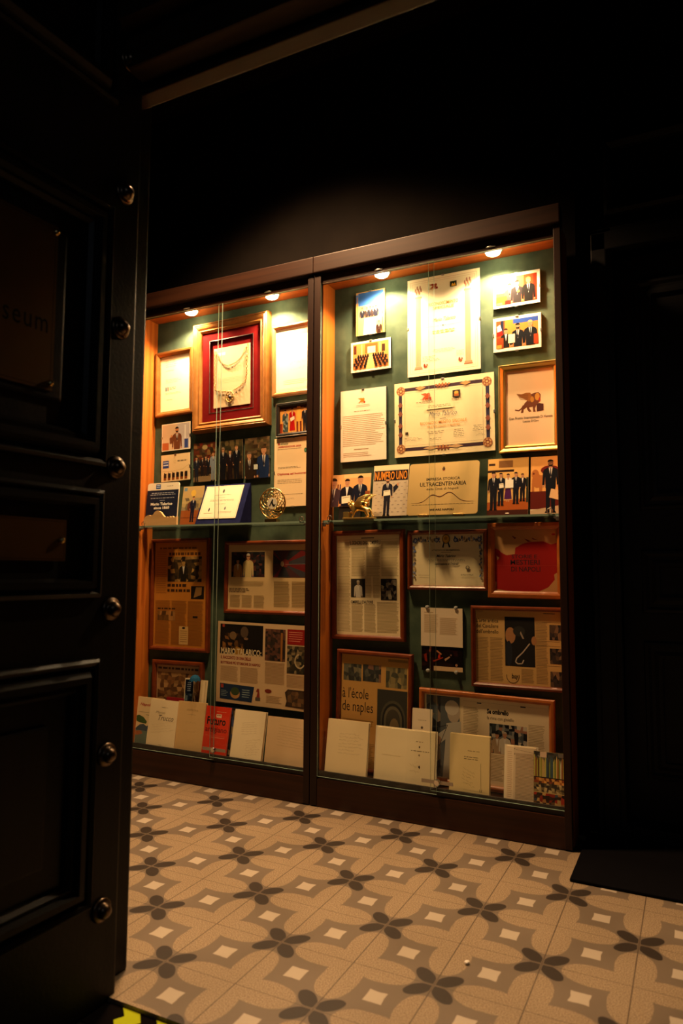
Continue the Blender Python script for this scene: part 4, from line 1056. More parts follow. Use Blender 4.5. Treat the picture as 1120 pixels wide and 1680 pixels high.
# ---- books and notebooks on the cabinet floor
FZ = 0.1203
def book(label, cx, top, w, t, yb, k, draw, cover='ead6a8', name='book', cat='book', yaw=0.0, hard=True, group='books leaning on the cabinet floors'):
    h = (top - FZ) / math.cos(math.atan(k))
    o = stand_item(name, label, cat, cx, FZ + t * math.sin(math.atan(k)) + 0.0003, yb, k, group, yaw)
    s = Sheet(w, h, cover, 0.0012, cz=h / 2)
    draw(s)
    s.build('front_cover', o, PRINT)
    bx('page_block', -w / 2 + 0.001, w / 2 - 0.002, 0.0012, t - 0.0012, 0.002, h - 0.002, PAGES, o)
    s = Sheet(w, h, cover, 0.0012, y=t - 0.0012, cz=h / 2)
    s.build('back_cover', o, PRINT)
    s = Sheet(0.0012, h, cover, t, cz=h / 2, cx=-w / 2 - 0.0006)
    s.build('spine', o, PRINT)
    return o
def f(s): s.scrawl(0.28, 0.22, 0.85, 0.62, 7, 'b09868', 0.0006, -0.02)
book('cream paperback with a faint pencil dedication, at the left end of the right cabinet floor', 0.904, 0.331, 0.178, 0.016, 0.150, 0.16, f, 'f8e2b4')
def open_book(name, label, cx, top, w, yb, k, drawL, drawR, paper, ang=7, frac=0.5, yaw=0):
    h = (top - FZ) / math.cos(math.atan(k))
    o = stand_item(name, label, 'open book', cx, FZ + 0.0022, yb, k, None, yaw)
    wl, wr = w * frac, w * (1 - frac)
    for sx, ww, dr, nm in ((-1, wl, drawL, 'left_page'), (1, wr, drawR, 'right_page')):
        s = Sheet(ww, h, paper, 0.004, cx=sx * ww / 2, cz=h / 2)
        dr(s)
        q = s.build(nm, o, PRINT)
        q.rotation_euler = (0, 0, math.radians(ang * sx * -1))
        bm = bmesh.new()
        box(bm, min(0, sx * (ww + 0.008)), max(0, sx * (ww + 0.008)), 0.0042, 0.0062, 0.0, h + 0.004)
        c = fin('cover_board', bm, mat('notebook_board', (0.78, 0.68, 0.48), 0.7) if 'notebook_board' not in MATS else MATS['notebook_board'], o)
        c.rotation_euler = (0, 0, math.radians(ang * sx * -1))
    return o
def fl(s): s.lines(0.2, 0.5, 0.8, 0.52, 1, 'e0cc9c', 0.5)
def fr(s):
    s.lines(0.32, 0.19, 0.60, 0.215, 1, '8a7450', 0.4, word=0.1); s.ell(0.45, 0.29, 0.03, 0.02, '7a6a4c', 8); s.lines(0.15, 0.36, 0.80, 0.385, 1, '7a6a4c', 0.45, word=0.12); s.ell(0.45, 0.44, 0.03, 0.02, '9a8a6c', 8); s.poly([(0.46, 0.62), (0.50, 0.65), (0.47, 0.69), (0.43, 0.65)], '3a2c1c')
    s.scrawl(0.10, 0.56, 0.45, 0.78, 2, 'a89468', 0.0006, 0.1)
open_book('guest_book', 'open cream notebook with printed ornaments standing on the floor of the right cabinet', 1.150, 0.318, 0.240, 0.172, 0.12, fl, fr, 'f6e4b8', ang=-3, frac=0.54)
def f(s): s.lines(0.30, 0.15, 0.7, 0.17, 1, '8a7c64', 0.3, word=0.1); s.ell(0.5, 0.25, 0.06, 0.018, '5a4c3c', 8); s.lines(0.15, 0.31, 0.85, 0.335, 1, '7a6c54', 0.35, word=0.12); s.ell(0.5, 0.41, 0.05, 0.015, '8a7a60', 8); s.poly([(0.5, 0.5), (0.55, 0.53), (0.5, 0.56), (0.45, 0.53)], '3a2c1c')
stand_print('bookmark_card', 'narrow white card sticking up behind the open cream notebook', 'card', 1.201, 0.081, 0.282, 0.194, 0.10, f, z=FZ, paper='e8d6b8', m=PRINT, t=0.0015)
def f(s):
    s.lines(0.45, 0.26, 0.75, 0.275, 1, '7a6c48', 0.5, word=0.08); s.lines(0.36, 0.36, 0.75, 0.43, 2, '7a6c48', 0.3, 0.1, 0.08)
    s.scrawl(0.30, 0.52, 0.62, 0.80, 5, '9a8a5c', 0.0006, 0.25); s.up(); s.line([(0.78, 0.45), (0.80, 0.90)], 0.0010, '5a4c30'); s.line([(0.76, 0.87), (0.77, 0.91), (0.81, 0.91), (0.82, 0.87)], 0.0012, '3a3020'); s.line([(0.35, 0.90), (0.9, 0.915)], 0.0005, '9a8a5c')
book('cream hardback with a small pencil sketch, between the open notebook and the open printed book', 1.402, 0.331, 0.147, 0.020, 0.152, 0.10, f, 'f0d89c')
def fl(s): s.lines(0.2, 0.1, 0.9, 0.95, 24, 'c8a888', 0.3, 0.2)
def fr(s):
    s.line([(0.1, 0.05), (0.95, 0.09)], 0.0008, '8a6a50'); s.lines(0.10, 0.12, 0.92, 0.95, 36, 'a88a68', 0.40, 0.06); s.rect(0.03, 0.03, 0.06, 0.05, '5a3020'); s.rect(0.04, 0.12, 0.07, 0.15, '5a3020')
open_book('open_book', 'open printed book with dense text columns, left of the colourful magazine', 1.556, 0.304, 0.104, 0.166, 0.14, fl, fr, 'ecd4b0', ang=-8, frac=0.26)
def f(s):
    s.rect(0, 0, 1, 1, '5a4a34'); s.mosaic(0, 0, 1, 0.12, 6, 2, ['4a4a44', '7a746c', '2c2c2a'])
    for i in range(22): s.poly([(i / 22, 0.08 + 0.04 * (i % 3)), ((i + 0.5) / 22, 0.05 + 0.05 * (i % 4)), ((i + 0.9) / 22, 0.1), ((i + 0.9) / 22, 0.45), (i / 22, 0.45)], random.choice(['7a8a30', 'c8c060', '2a3a4a', 'd8b870', '3a5a6a', 'a8a040', 'e0d8b8', '5a3020', '9a5c28']))
    s.rect(0, 0.45, 1, 0.47, '2a1c10'); s.mosaic(0, 0.47, 1, 0.56, 12, 2, ['c07028', '8a3c18', 'e0a050', '5a2c14']); s.mosaic(0, 0.56, 1, 0.72, 12, 4, ['3a2c1c', '8a7448', '5a4a30', 'c8b07c', '2a2018'])
    s.rect(0, 0.72, 1, 0.735, 'c8a868'); s.mosaic(0, 0.735, 1, 1, 10, 5, ['3a2418', 'a0301c', '3c4c5c', 'b07840', '2a1c14', '7a5430', 'd0a868']); s.rect(0.2, -0.0, 0.42, 0.10, 'e8c8a8')
book('colourful magazine showing shelves of bottles and jars, at the right end of the cabinet floor', 1.683, 0.304, 0.102, 0.004, 0.152, 0.10, f, '8a7448', name='magazine', cat='magazine', group=None)

# ---- left cabinet, upper part
def f(s):
    s.lines(0.18, 0.08, 0.62, 0.22, 4, 'b09868', 0.2, 0.4, 0.08); s.lines(0.18, 0.26, 0.45, 0.28, 1, 'b09868', 0.4); s.lines(0.18, 0.42, 0.72, 0.50, 3, 'b09868', 0.25, 0.3, 0.08)
    s.rect(0.17, 0.555, 0.20, 0.625, '1c1c3a'); s.rect(0.205, 0.555, 0.235, 0.625, 'ece4d4'); s.rect(0.235, 0.555, 0.265, 0.625, 'a83424'); s.lines(0.30, 0.565, 0.55, 0.62, 2, 'c08860', 0.4, 0.3, 0.08); s.lines(0.17, 0.66, 0.7, 0.70, 2, 'b09868', 0.25, 0.3, 0.08); s.lines(0.2, 0.78, 0.4, 0.80, 1, 'b09868', 0.3)
framed('framed_letter', 'gold framed white letter with a small tricolour mark, left of the big red mounted frame', 'framed letter', -0.069, 1.831, 0.229, 0.322, 1.5, f, GOLDW, 0.024, 'f6e8c4',
       prof=[(0, 0.0135), (0, -0.008), (0.004, -0.013), (0.012, -0.012), (0.020, -0.006), (0.024, -0.004), (0.024, 0.0135)])
# big frame with a red mount, a parchment and a chain of office
big = wall_item('ornate_frame', 'large gilded frame with red mount around a parchment and collar', 'picture frame', 0.262, 1.834, 1.0, y=0.2405)
bm = bmesh.new()
frame_bm(bm, 0.424, 0.524, [(0, 0.0135), (0, -0.006), (0.004, -0.020), (0.010, -0.024), (0.015, -0.021), (0.018, -0.024), (0.026, -0.020), (0.034, -0.012), (0.040, -0.016), (0.046, -0.010), (0.048, -0.004), (0.048, 0.0135)])
fin('frame', bm, GOLDW, big)
bm = bmesh.new()
frame_bm(bm, 0.334, 0.434, [(0, 0.004), (0, -0.001), (0.045, -0.001), (0.045, 0.0035), (0.02, 0.004)])
fin('red_mount', bm, REDMAT, big)
bm = bmesh.new()
frame_bm(bm, 0.248, 0.348, [(0, 0.0035), (0, -0.0022), (0.0022, -0.0022), (0.0022, 0.0035)])
fin('mount_slip', bm, SILVER, big)
bx('backing_board', -0.20, 0.20, 0.0095, 0.0130, -0.25, 0.25, REDMAT, big)
s = Sheet(0.205, 0.285, 'b8a07c', 0.0015, 0.0045, cz=-0.008)
s.rect(0.10, 0.08, 0.32, 0.13, '9aa8b0'); s.lines(0.22, 0.34, 0.75, 0.46, 3, 'b8a070', 0.15, 0.2); s.lines(0.10, 0.52, 0.9, 0.62, 4, 'a89064', 0.15, 0.15); s.lines(0.1, 0.80, 0.9, 0.93, 4, 'c0a878', 0.15, 0.2)
s.build('parchment', big, PRINT)
ch = wall_item('medal_collar', 'gilded chain collar with a round openwork medal, mounted over the parchment in the red frame', 'collar', 0.262, 1.834, 1.0, y=0.2412)
def chain(name, pts, r=0.0046):
    bm = bmesh.new()
    # resample and lay alternating links
    P = [Vector(p) for p in pts]
    L = [0]
    for a, b in zip(P, P[1:]): L.append(L[-1] + (b - a).length)
    n = int(L[-1] / (r * 1.7))
    for i in range(n):
        t = L[-1] * (i + 0.5) / n
        k = max(j for j in range(len(L) - 1) if L[j] <= t)
        a, b = P[k], P[k + 1]
        c = a + (b - a) * ((t - L[k]) / (L[k + 1] - L[k]))
        ang = math.atan2(b.z - a.z, b.x - a.x)
        flat = i % 2 == 0
        tube(bm, [(c.x + math.cos(ang) * r * 1.15 * math.cos(q) - math.sin(ang) * r * (0.75 if flat else 0.2) * math.sin(q), c.y - (0 if flat else 1) * r * 0.6 * math.sin(q) - 0.002, c.z + math.sin(ang) * r * 1.15 * math.cos(q) + math.cos(ang) * r * (0.75 if flat else 0.2) * math.sin(q)) for q in [2 * PI * j / 8 for j in range(8)]], r * 0.25, 5, True)
    return fin(name, bm, OLDGOLD, ch, smooth=True)
chain('upper_chain', [(-0.088 + 0.0, 0, 0.118), (-0.070, 0, 0.078), (-0.045, 0, 0.052), (-0.018, 0, 0.040), (0.02, 0, 0.048), (0.055, 0, 0.068), (0.078, 0, 0.098), (0.092, 0, 0.128)])
chain('lower_chain', [(-0.092, 0, 0.118), (-0.093, 0, 0.05), (-0.094, 0, -0.03), (-0.090, 0, -0.065), (-0.060, 0, -0.078), (-0.02, 0, -0.082)], 0.0055)
chain('lower_chain', [(0.094, 0, 0.128), (0.088, 0, 0.05), (0.086, 0, -0.01), (0.080, 0, -0.045), (0.050, 0, -0.066), (0.014, 0, -0.080)], 0.0055)
bm = bmesh.new()
C0 = Vector((-0.006, -0.003, -0.108))
tube(bm, [C0 + Vector((0.021 * math.cos(a), 0, 0.025 * math.sin(a))) for a in [2 * PI * k / 24 for k in range(24)]], 0.0026, 6, True)
tube(bm, [C0 + Vector((0.011 * math.cos(a), 0, 0.013 * math.sin(a))) for a in [2 * PI * k / 18 for k in range(18)]], 0.0022, 6, True)
for k in range(10):
    a = 2 * PI * k / 10
    tube(bm, [C0 + Vector((0.011 * math.cos(a), 0, 0.013 * math.sin(a))), C0 + Vector((0.026 * math.cos(a), 0, 0.031 * math.sin(a)))], 0.0018, 6)
fin('medal', bm, OLDGOLD, ch, smooth=True)
bm = bmesh.new()
lathe(bm, [(0.008, 0), (0.008, 0.003), (0.004, 0.006), (0.001, 0.0065)], '-y', 16, tuple(C0))
fin('medal_boss', bm, mat('dark_enamel', (0.03, 0.02, 0.015), 0.2), ch, smooth=True)
def f(s):
    s.rect(0.45, 0.05, 0.85, 0.13, 'c8b088'); s.scrawl(0.35, 0.3, 0.95, 0.7, 4, 'd0b880', 0.0006); s.border(0.010, 0.0008, 'a08a58'); s.border(0.016, 0.0005, 'a08a58'); s.lines(0.2, 0.82, 0.9, 0.9, 3, 'c8b080', 0.2, 0.3)
framed('framed_certificate', 'pale certificate in a brown wooden frame, partly behind the middle post of the cabinets', 'framed certificate', 0.6035, 1.862, 0.236, 0.325, 1.0, f, FRAMEB, 0.018, 'f6eac8')
def f(s):
    s.rect(0, 0, 1, 1, 'd89848'); s.rect(0, 0, 1, 0.10, '40201a'); s.rect(0, 0.62, 0.1, 1, '8a3418'); s.rect(0.62, 0.05, 0.74, 0.6, 'e8b050')
    s.woman(0.20, 0.12, 1.0, dress='4a5458', skirt='4a5458'); s.mosaic(0.12, 0.35, 0.30, 0.95, 4, 7, ['2a3438', '8a9490', '40504c']); s.woman(0.45, 0.08, 1.0, dress='a81414', skirt='a81414'); s.poly([(0.37, 0.45), (0.52, 0.38), (0.54, 0.5), (0.40, 0.58)], 'e8d8c0')
    s.rect(0.60, 0.6, 0.66, 0.98, '6a2c18'); s.rect(0.72, 0.6, 0.78, 0.98, '6a2c18'); s.man(0.90, 0.08, 1.0, suit='1c1c24')
o = framed('framed_photograph', 'small black framed photo with a woman in a red dress', 'framed photograph', 0.5985, 1.591, 0.170, 0.150, 1.0, f, FRAMEK, 0.016, 'd89848', m=GLOSS)
bm = bmesh.new(); frame_bm(bm, 0.1715, 0.1515, [(0, 0.012), (0, -0.0065), (0.002, -0.0095), (0.003, -0.0085), (0.003, 0.012)]); fin('silver_edge', bm, SILVER, o)
def f(s):
    s.rect(0.02, 0.03, 0.98, 0.97, 'ccb090'); s.rect(0.55, 0.03, 0.98, 0.97, 'b8b0b0'); s.rect(0.80, 0.1, 0.85, 0.6, 'd8d4d0'); s.rect(0.80, 0.62, 0.93, 0.95, '30407a'); s.rect(0.02, 0.7, 0.25, 0.97, 'b05a30')
    s.man(0.54, 0.14, 0.97, suit='6a3a20', full=False, beard=True, hair='1a100c', skin='c08050'); s.poly([(0.28, 0.55), (0.36, 0.45), (0.44, 0.50), (0.36, 0.75), (0.29, 0.75)], '6a3a20'); s.ell(0.35, 0.47, 0.03, 0.045, 'c08050')
clip_photo('photo_print', 'photo of a man in a brown suit, directly below the gold framed letter', 'photograph', -0.057, 1.566, 0.173, 0.132, 1.2, f, group=G1, sides='lr')
def f(s):
    s.rect(0, 0, 1, 1, 'dcc090'); s.rect(0.06, 0.22, 0.27, 0.50, '1c3c84'); s.rect(0.08, 0.27, 0.25, 0.30, 'c8d0e0'); s.rect(0.08, 0.36, 0.25, 0.41, 'c8d0e0'); s.ell(0.48, 0.28, 0.04, 0.06, 'b89868'); s.ell(0.48, 0.28, 0.032, 0.05, 'dcc090'); s.lines(0.57, 0.24, 0.90, 0.32, 1, '6a5a48', 0.6, word=0.08)
    s.up(); s.line([(0.05, 0.60), (0.4, 0.63), (0.75, 0.58), (0.98, 0.42)], 0.0010, 'b08a50')
    for i in range(6): s.rect(0.09 + i * 0.145, 0.74 - i * 0.006, 0.18 + i * 0.145, 0.95, '7a3c14'); s.rect(0.10 + i * 0.145, 0.70 - i * 0.006, 0.19 + i * 0.145, 0.86, '1c1614'); s.ell(0.12 + i * 0.145, 0.70, 0.02, 0.04, '2a1c14', 8)
clip_photo('photo_print', 'landscape print with a blue square logo, directly under the photo of the brown suit', 'photograph', -0.055, 1.416, 0.175, 0.130, 1.8, f, group=G1, sides='tr')
def crowd(s, pal):
    s.mosaic(0, 0, 1, 0.5, 8, 8, pal); s.mosaic(0, 0.5, 1, 1, 6, 5, ['2c2018', '40301f', '1c1612'])
def f(s):
    crowd(s, ['5a2c1c', '3a2a1c', '7a5a34', '4a3c2c', '6a2418', '2c241a']); s.poly([(0, 0.88), (1, 0.80), (1, 1), (0, 1)], '8a7454'); s.ell(0.5, 0.12, 0.12, 0.06, '9a8a60')
    for u, v, c in ((0.40, 0.36, '1c1a22'), (0.55, 0.34, '2a1c1c'), (0.66, 0.38, '181a22')): s.man(u, v, 0.86, suit=c)
    s.man(0.14, 0.34, 0.99, suit='1c2230'); s.man(0.88, 0.26, 1.0, suit='7c8a98', hair='5a3c20')
clip_photo('photo_print', 'dark upright photo of a crowd in a hall, below the big red mounted frame', 'photograph', 0.119, 1.431, 0.131, 0.184, 0.8, f, group=G1, paper='d0b890', sides='')
def f(s):
    crowd(s, ['4a3c24', '3a3420', '5a4c30', '2a2a1c']); s.man(0.75, 0.14, 1.02, suit='12141c', hair='6a5030'); s.man(0.18, 0.16, 1.02, suit='14161e', glasses=True, hair='8a7a68'); s.man(0.48, 0.24, 1.02, suit='1c1418', hair='2a1c14')
clip_photo('photo_print', 'dark upright photo of three men in suits, middle of three dark photos', 'photograph', 0.266, 1.432, 0.131, 0.183, 1.3, f, group=G1, paper='d0b890', sides='')
def f(s):
    crowd(s, ['5a4630', '4a4028', '6a5438', '3a2c1c']); s.man(0.18, 0.34, 1.0, suit='2c2018', full=False, hair='6a5a48'); s.man(0.78, 0.22, 1.0, suit='1c2c50', full=False, hair='4a3420'); s.rect(0.34, 0.64, 0.56, 0.80, '14161c'); s.rect(0.37, 0.66, 0.53, 0.78, 'c8ccc0')
clip_photo('photo_print', 'dark upright photo of two men holding a small plaque, below the big red mounted frame', 'photograph', 0.410, 1.432, 0.131, 0.186, 1.2, f, group=G1, paper='d0b890', sides='r')
def f(s):
    s.ell(0.12, 0.075, 0.02, 0.014, 'a02020', 8); s.rect(0.095, 0.085, 0.145, 0.10, 'a02020'); s.text('ebela', 0.16, 0.065, 0.36, 0.098, '28402c', shear=0.3, bold=0.01); s.text('AMBASSADOR 2020', 0.10, 0.115, 0.70, 0.142, 'b01c18', bold=0.04); s.lines(0.09, 0.16, 0.70, 0.175, 1, '806048', 0.5, word=0.05)
    s.ell(0.81, 0.20, 0.035, 0.035, '2c5c40'); s.ell(0.81, 0.20, 0.02, 0.02, '5a8a68')
    s.lines(0.10, 0.425, 0.70, 0.455, 2, '4a3828', 0.35, 0.2, 0.06); s.text('Diploma ad honorem', 0.09, 0.51, 0.87, 0.55, 'b01c18', bold=0.03)
    s.lines(0.09, 0.61, 0.80, 0.68, 3, '705840', 0.22, 0.2, 0.06); s.lines(0.25, 0.82, 0.75, 0.84, 1, '604a38', 0.3, word=0.06); s.scrawl(0.28, 0.86, 0.45, 0.92, 1, '605048', 0.0007); s.rect(0.0, 0.0, 0.006, 1, 'c89860')
clip_photo('diploma_sheet', 'white diploma sheet with red lettering Diploma ad honorem, beside the middle post', 'diploma', 0.600, 1.358, 0.196, 0.304, 0.3, f, paper='eed2a4', m=PRINT, sides='tlb')

# ---- left cabinet, standing on the glass shelf
def f(s):
    s.rect(0.0, 0.17, 1, 1, '101830'); s.rect(0.27, 0.03, 0.42, 0.14, '1c4a8c'); s.rect(0.29, 0.05, 0.40, 0.065, 'b8c8e0'); s.rect(0.29, 0.09, 0.40, 0.105, 'b8c8e0'); s.lines(0.62, 0.075, 0.82, 0.10, 1, '8a8070', 0.4, word=0.06)
    s.lines(0.10, 0.23, 0.90, 0.31, 2, 'b0b4c0', 0.35, 0.15, 0.07, center=True); s.lines(0.13, 0.35, 0.87, 0.375, 1, 'b0b4c0', 0.5, word=0.08); s.lines(0.42, 0.41, 0.58, 0.43, 1, 'b0b4c0', 0.4)
    s.text('Mario Talarico', 0.14, 0.46, 0.83, 0.525, 'e8e4d8', bold=0.035); s.text('since 1860', 0.25, 0.55, 0.74, 0.615, 'e8e4d8', bold=0.035)
stand_print('name_board', 'dark blue board reading Mario Talarico since 1860 with a white rounded top', 'sign', -0.089, 0.190, 0.206, 0.186, 0.08, f, paper='e0d4b8', radius=0.012, t=0.006, m=PRINT, part='printed_board')
sil = [(-0.098, 0), (0.098, 0), (0.098, 0.040), (0.090, 0.036), (0.080, 0.036), (0.074, 0.041), (0.066, 0.036), (0.058, 0.041), (0.048, 0.037), (0.040, 0.040), (0.030, 0.038), (0.018, 0.046), (0.004, 0.062), (-0.008, 0.068), (-0.020, 0.070), (-0.032, 0.064), (-0.042, 0.052), (-0.056, 0.046), (-0.066, 0.050), (-0.080, 0.047), (-0.090, 0.042), (-0.098, 0.030)]
bm = bmesh.new(); prism(bm, sil, 0, 0.012)
wb = fin('wooden_skyline', bm, PINE); wb.location = (-0.072, 0.163, SHZ)
tag(wb, 'pale wooden block cut like a hill skyline, in front of the dark blue board', 'wooden block')
def f(s):
    s.rect(0, 0, 1, 1, 'b09460'); s.rect(0.05, 0.03, 0.2, 0.12, '5c7c90'); s.mosaic(0, 0.3, 1, 0.62, 6, 4, ['8a7c5c', 'a08c5c', '6a5c44']); s.ell(0.52, 0.18, 0.12, 0.09, 'd0a848'); s.rect(0, 0.62, 1, 1, '8a4a20'); s.rect(0, 0.80, 1, 0.82, '6a3014')
    s.ell(0.38, 0.52, 0.10, 0.12, '5a3020'); s.man(0.55, 0.26, 0.92, suit='16182a')
stand_print('photo_print', 'photo of one man in a dark suit standing left of the navy plaque case', 'photograph', 0.070, 0.120, 0.186, 0.205, 0.14, f, group=G2, paper='c8a878')
# plaque in an easel case of navy velvet
case = stand_item('plaque_case', 'navy velvet easel case holding a white engraved plaque', 'plaque', 0.262, SHZ, 0.158, 0.0)
bm = bmesh.new()
sec = [(0.0, 0.0), (0.002, 0.0), (0.088, 0.0), (0.086, 0.175), (0.078, 0.185)]    # y,z
A = [bm.verts.new((-0.125, y, z)) for y, z in sec]; B = [bm.verts.new((0.120, y, z)) for y, z in sec]
bm.faces.new(A[::-1]); bm.faces.new(B)
for i in range(len(sec)):
    j = (i + 1) % len(sec); bm.faces.new((A[i], A[j], B[j], B[i]))
fin('velvet_case', bm, NAVY, case)
th = math.atan2(0.078, 0.185)
s = Sheet(0.206, 0.168, 'e8d8b8', 0.002, -0.003, cx=-0.012, cz=0.108)
s.border(0.005, 0.0008, '3a3c50'); s.ell(0.5, 0.17, 0.025, 0.06, '4a4c50'); s.lines(0.3, 0.28, 0.72, 0.31, 1, '6a6458', 0.4, word=0.04); s.lines(0.42, 0.36, 0.58, 0.38, 1, '6a6458', 0.4); s.lines(0.15, 0.43, 0.88, 0.49, 2, '6a6458', 0.3, 0.2, 0.05, center=True); s.lines(0.38, 0.56, 0.64, 0.59, 1, '6a6458', 0.3, word=0.06)
s.ell(0.24, 0.73, 0.02, 0.055, '4a4c50'); s.ell(0.66, 0.70, 0.02, 0.05, '5a5c60'); s.lines(0.12, 0.83, 0.36, 0.85, 1, '6a6458', 0.4); s.lines(0.50, 0.80, 0.86, 0.86, 2, '6a6458', 0.3, 0.2, 0.05)
q = s.build('engraved_plate', case, GLOSS); q.rotation_euler = (-th, 0, 0)
# openwork round trophy
tr = empty('round_trophy', (0.534, 0.182, SHZ), 'round openwork brass trophy with a white central emblem on a small base', 'trophy')
bx('base', -0.030, 0.030, -0.014, 0.014, 0, 0.014, BRASS_B, tr, 0.001)
bm = bmesh.new()
CZ, RR = 0.082, 0.064
tube(bm, [(RR * math.cos(a), 0, CZ + RR * math.sin(a)) for a in [2 * PI * k / 48 for k in range(48)]], 0.0035, 8, True)
tube(bm, [(0.026 * math.cos(a), 0, CZ + 0.026 * math.sin(a)) for a in [2 * PI * k / 32 for k in range(32)]], 0.002, 6, True)
for k in range(14):
    for sg in (-1, 1):
        a0 = 2 * PI * k / 14
        tube(bm, [((0.026 + (RR - 0.026) * t) * math.cos(a0 + sg * 1.15 * t), 0.0005 * sg, CZ + (0.026 + (RR - 0.026) * t) * math.sin(a0 + sg * 1.15 * t)) for t in (0, 0.25, 0.5, 0.75, 1)], 0.0019, 5)
fin('openwork_disc', bm, BRASS_B, tr, smooth=True)
bm = bmesh.new(); lathe(bm, [(0.025, -0.0015), (0.025, 0.0025), (0.0245, 0.003), (0.001, 0.003)], '-y', 30, (0, 0, CZ))
em = fin('emblem_disc', bm, mat('emblem_white', (0.72, 0.66, 0.52), 0.5), tr)
bm = bmesh.new()
prism(bm, [(-0.016, -0.012), (-0.010, -0.012), (-0.003, 0.002), (0.001, -0.008), (0.006, -0.013), (0.013, -0.012), (0.017, -0.004), (0.012, -0.006), (0.007, -0.004), (0.003, 0.008), (0.006, 0.016), (0.000, 0.017), (-0.004, 0.008)], -0.0042, -0.0031)
e2 = fin('emblem_figure', bm, FRAMEK, em); e2.location = (0, 0, CZ)

# ---- left cabinet, lower part
def f(s):
    s.lines(0.1, 0.05, 0.8, 0.085, 1, '7a4a18', 0.5, word=0.08); s.lines(0.04, 0.08, 0.24, 0.5, 24, '9a6224', 0.4, 0.1); s.lines(0.28, 0.10, 0.88, 0.14, 1, '5a3410', 0.7, word=0.05)
    s.mosaic(0.26, 0.14, 0.90, 0.38, 10, 8, ['3a2c1a', '8a6a3c', '241c12', 'b08848', '4a3820']); s.man(0.56, 0.17, 0.38, suit='1c1810', full=False, tie=None, skin='b08848')
    s.lines(0.26, 0.40, 0.62, 0.44, 1, '3a2410', 0.7, word=0.07); s.lines(0.26, 0.45, 0.70, 0.485, 1, '3a2410', 0.7, word=0.07); s.rect(0.71, 0.42, 0.95, 0.54, '1c1810'); s.poly([(0.76, 0.53), (0.80, 0.43), (0.91, 0.43), (0.90, 0.50)], '9a7440')
    news(s, 3, 0.56, 0.98, 40, '9a6224', 0.04, 0.96); s.lines(0.08, 0.63, 0.42, 0.65, 1, '3a2410', 0.7, word=0.06); s.mosaic(0.08, 0.66, 0.42, 0.75, 8, 2, ['7a5424', 'a8763c', '5a3c18']); s.rect(0.50, 0.80, 0.67, 0.97, 'd0a868'); s.ell(0.585, 0.815, 0.03, 0.01, '241810'); s.lines(0.52, 0.84, 0.65, 0.96, 6, '9a7440', 0.3)
    s.rect(0.75, 0.70, 0.84, 0.72, '2a1c10')
framed('framed_newspaper', 'tall amber newspaper page in a dark red frame, lower left of the left cabinet', 'framed article', -0.010, 0.812, 0.345, 0.524, 0.3, f, FRAMER, 0.018, 'c07c2c')
def f(s):
    s.mosaic(0.04, 0.115, 0.44, 0.50, 12, 9, ['1c1214', '3a1c1c', '2a2428', '5a3024', '14161c']); s.poly([(0.09, 0.5), (0.24, 0.40), (0.33, 0.5)], '28405c'); s.man(0.245, 0.14, 0.50, suit='c8b078', tie=None, shirt='d0b880', full=False, hair='c0b8a8', glasses=True); s.man(0.12, 0.22, 0.50, suit='b08040', tie=None, full=False)
    s.rect(0.54, 0.10, 0.96, 0.50, '3c3436')
    for k in range(14):
        a = 2 * PI * k / 14
        c = ('6a1c1c', '3c3a40', '4a2a2c', '2c2c30')[k % 4]
        s.poly([(0.66, 0.30), (min(max(0.66 + 0.32 * math.cos(a), 0.54), 0.96), min(max(0.30 + 0.34 * math.sin(a), 0.10), 0.50)), (min(max(0.66 + 0.32 * math.cos(a + 0.45), 0.54), 0.96), min(max(0.30 + 0.34 * math.sin(a + 0.45), 0.10), 0.50))], c)
    s.ell(0.68, 0.29, 0.04, 0.06, '7a2c28'); s.ell(0.645, 0.30, 0.02, 0.04, 'c0a888'); s.up(); s.line([(0.68, 0.31), (0.96, 0.30)], 0.0015, '8a8a88')
    s.lines(0.03, 0.56, 0.44, 0.64, 4, 'b89c68', 0.3, 0.1); s.lines(0.02, 0.67, 0.28, 0.74, 3, '5a4430', 0.4, 0.25, 0.03); news(s, 3, 0.77, 0.96, 9, 'b89c68', 0.03, 0.46); news(s, 2, 0.56, 0.94, 18, 'a88c58', 0.55, 0.96)
framed('framed_magazine_page', 'framed magazine spread with two colour photographs, one of a red and grey umbrella', 'framed article', 0.4855, 0.897, 0.475, 0.323, 0.2, f, FRAMER, 0.017, 'd8b884')
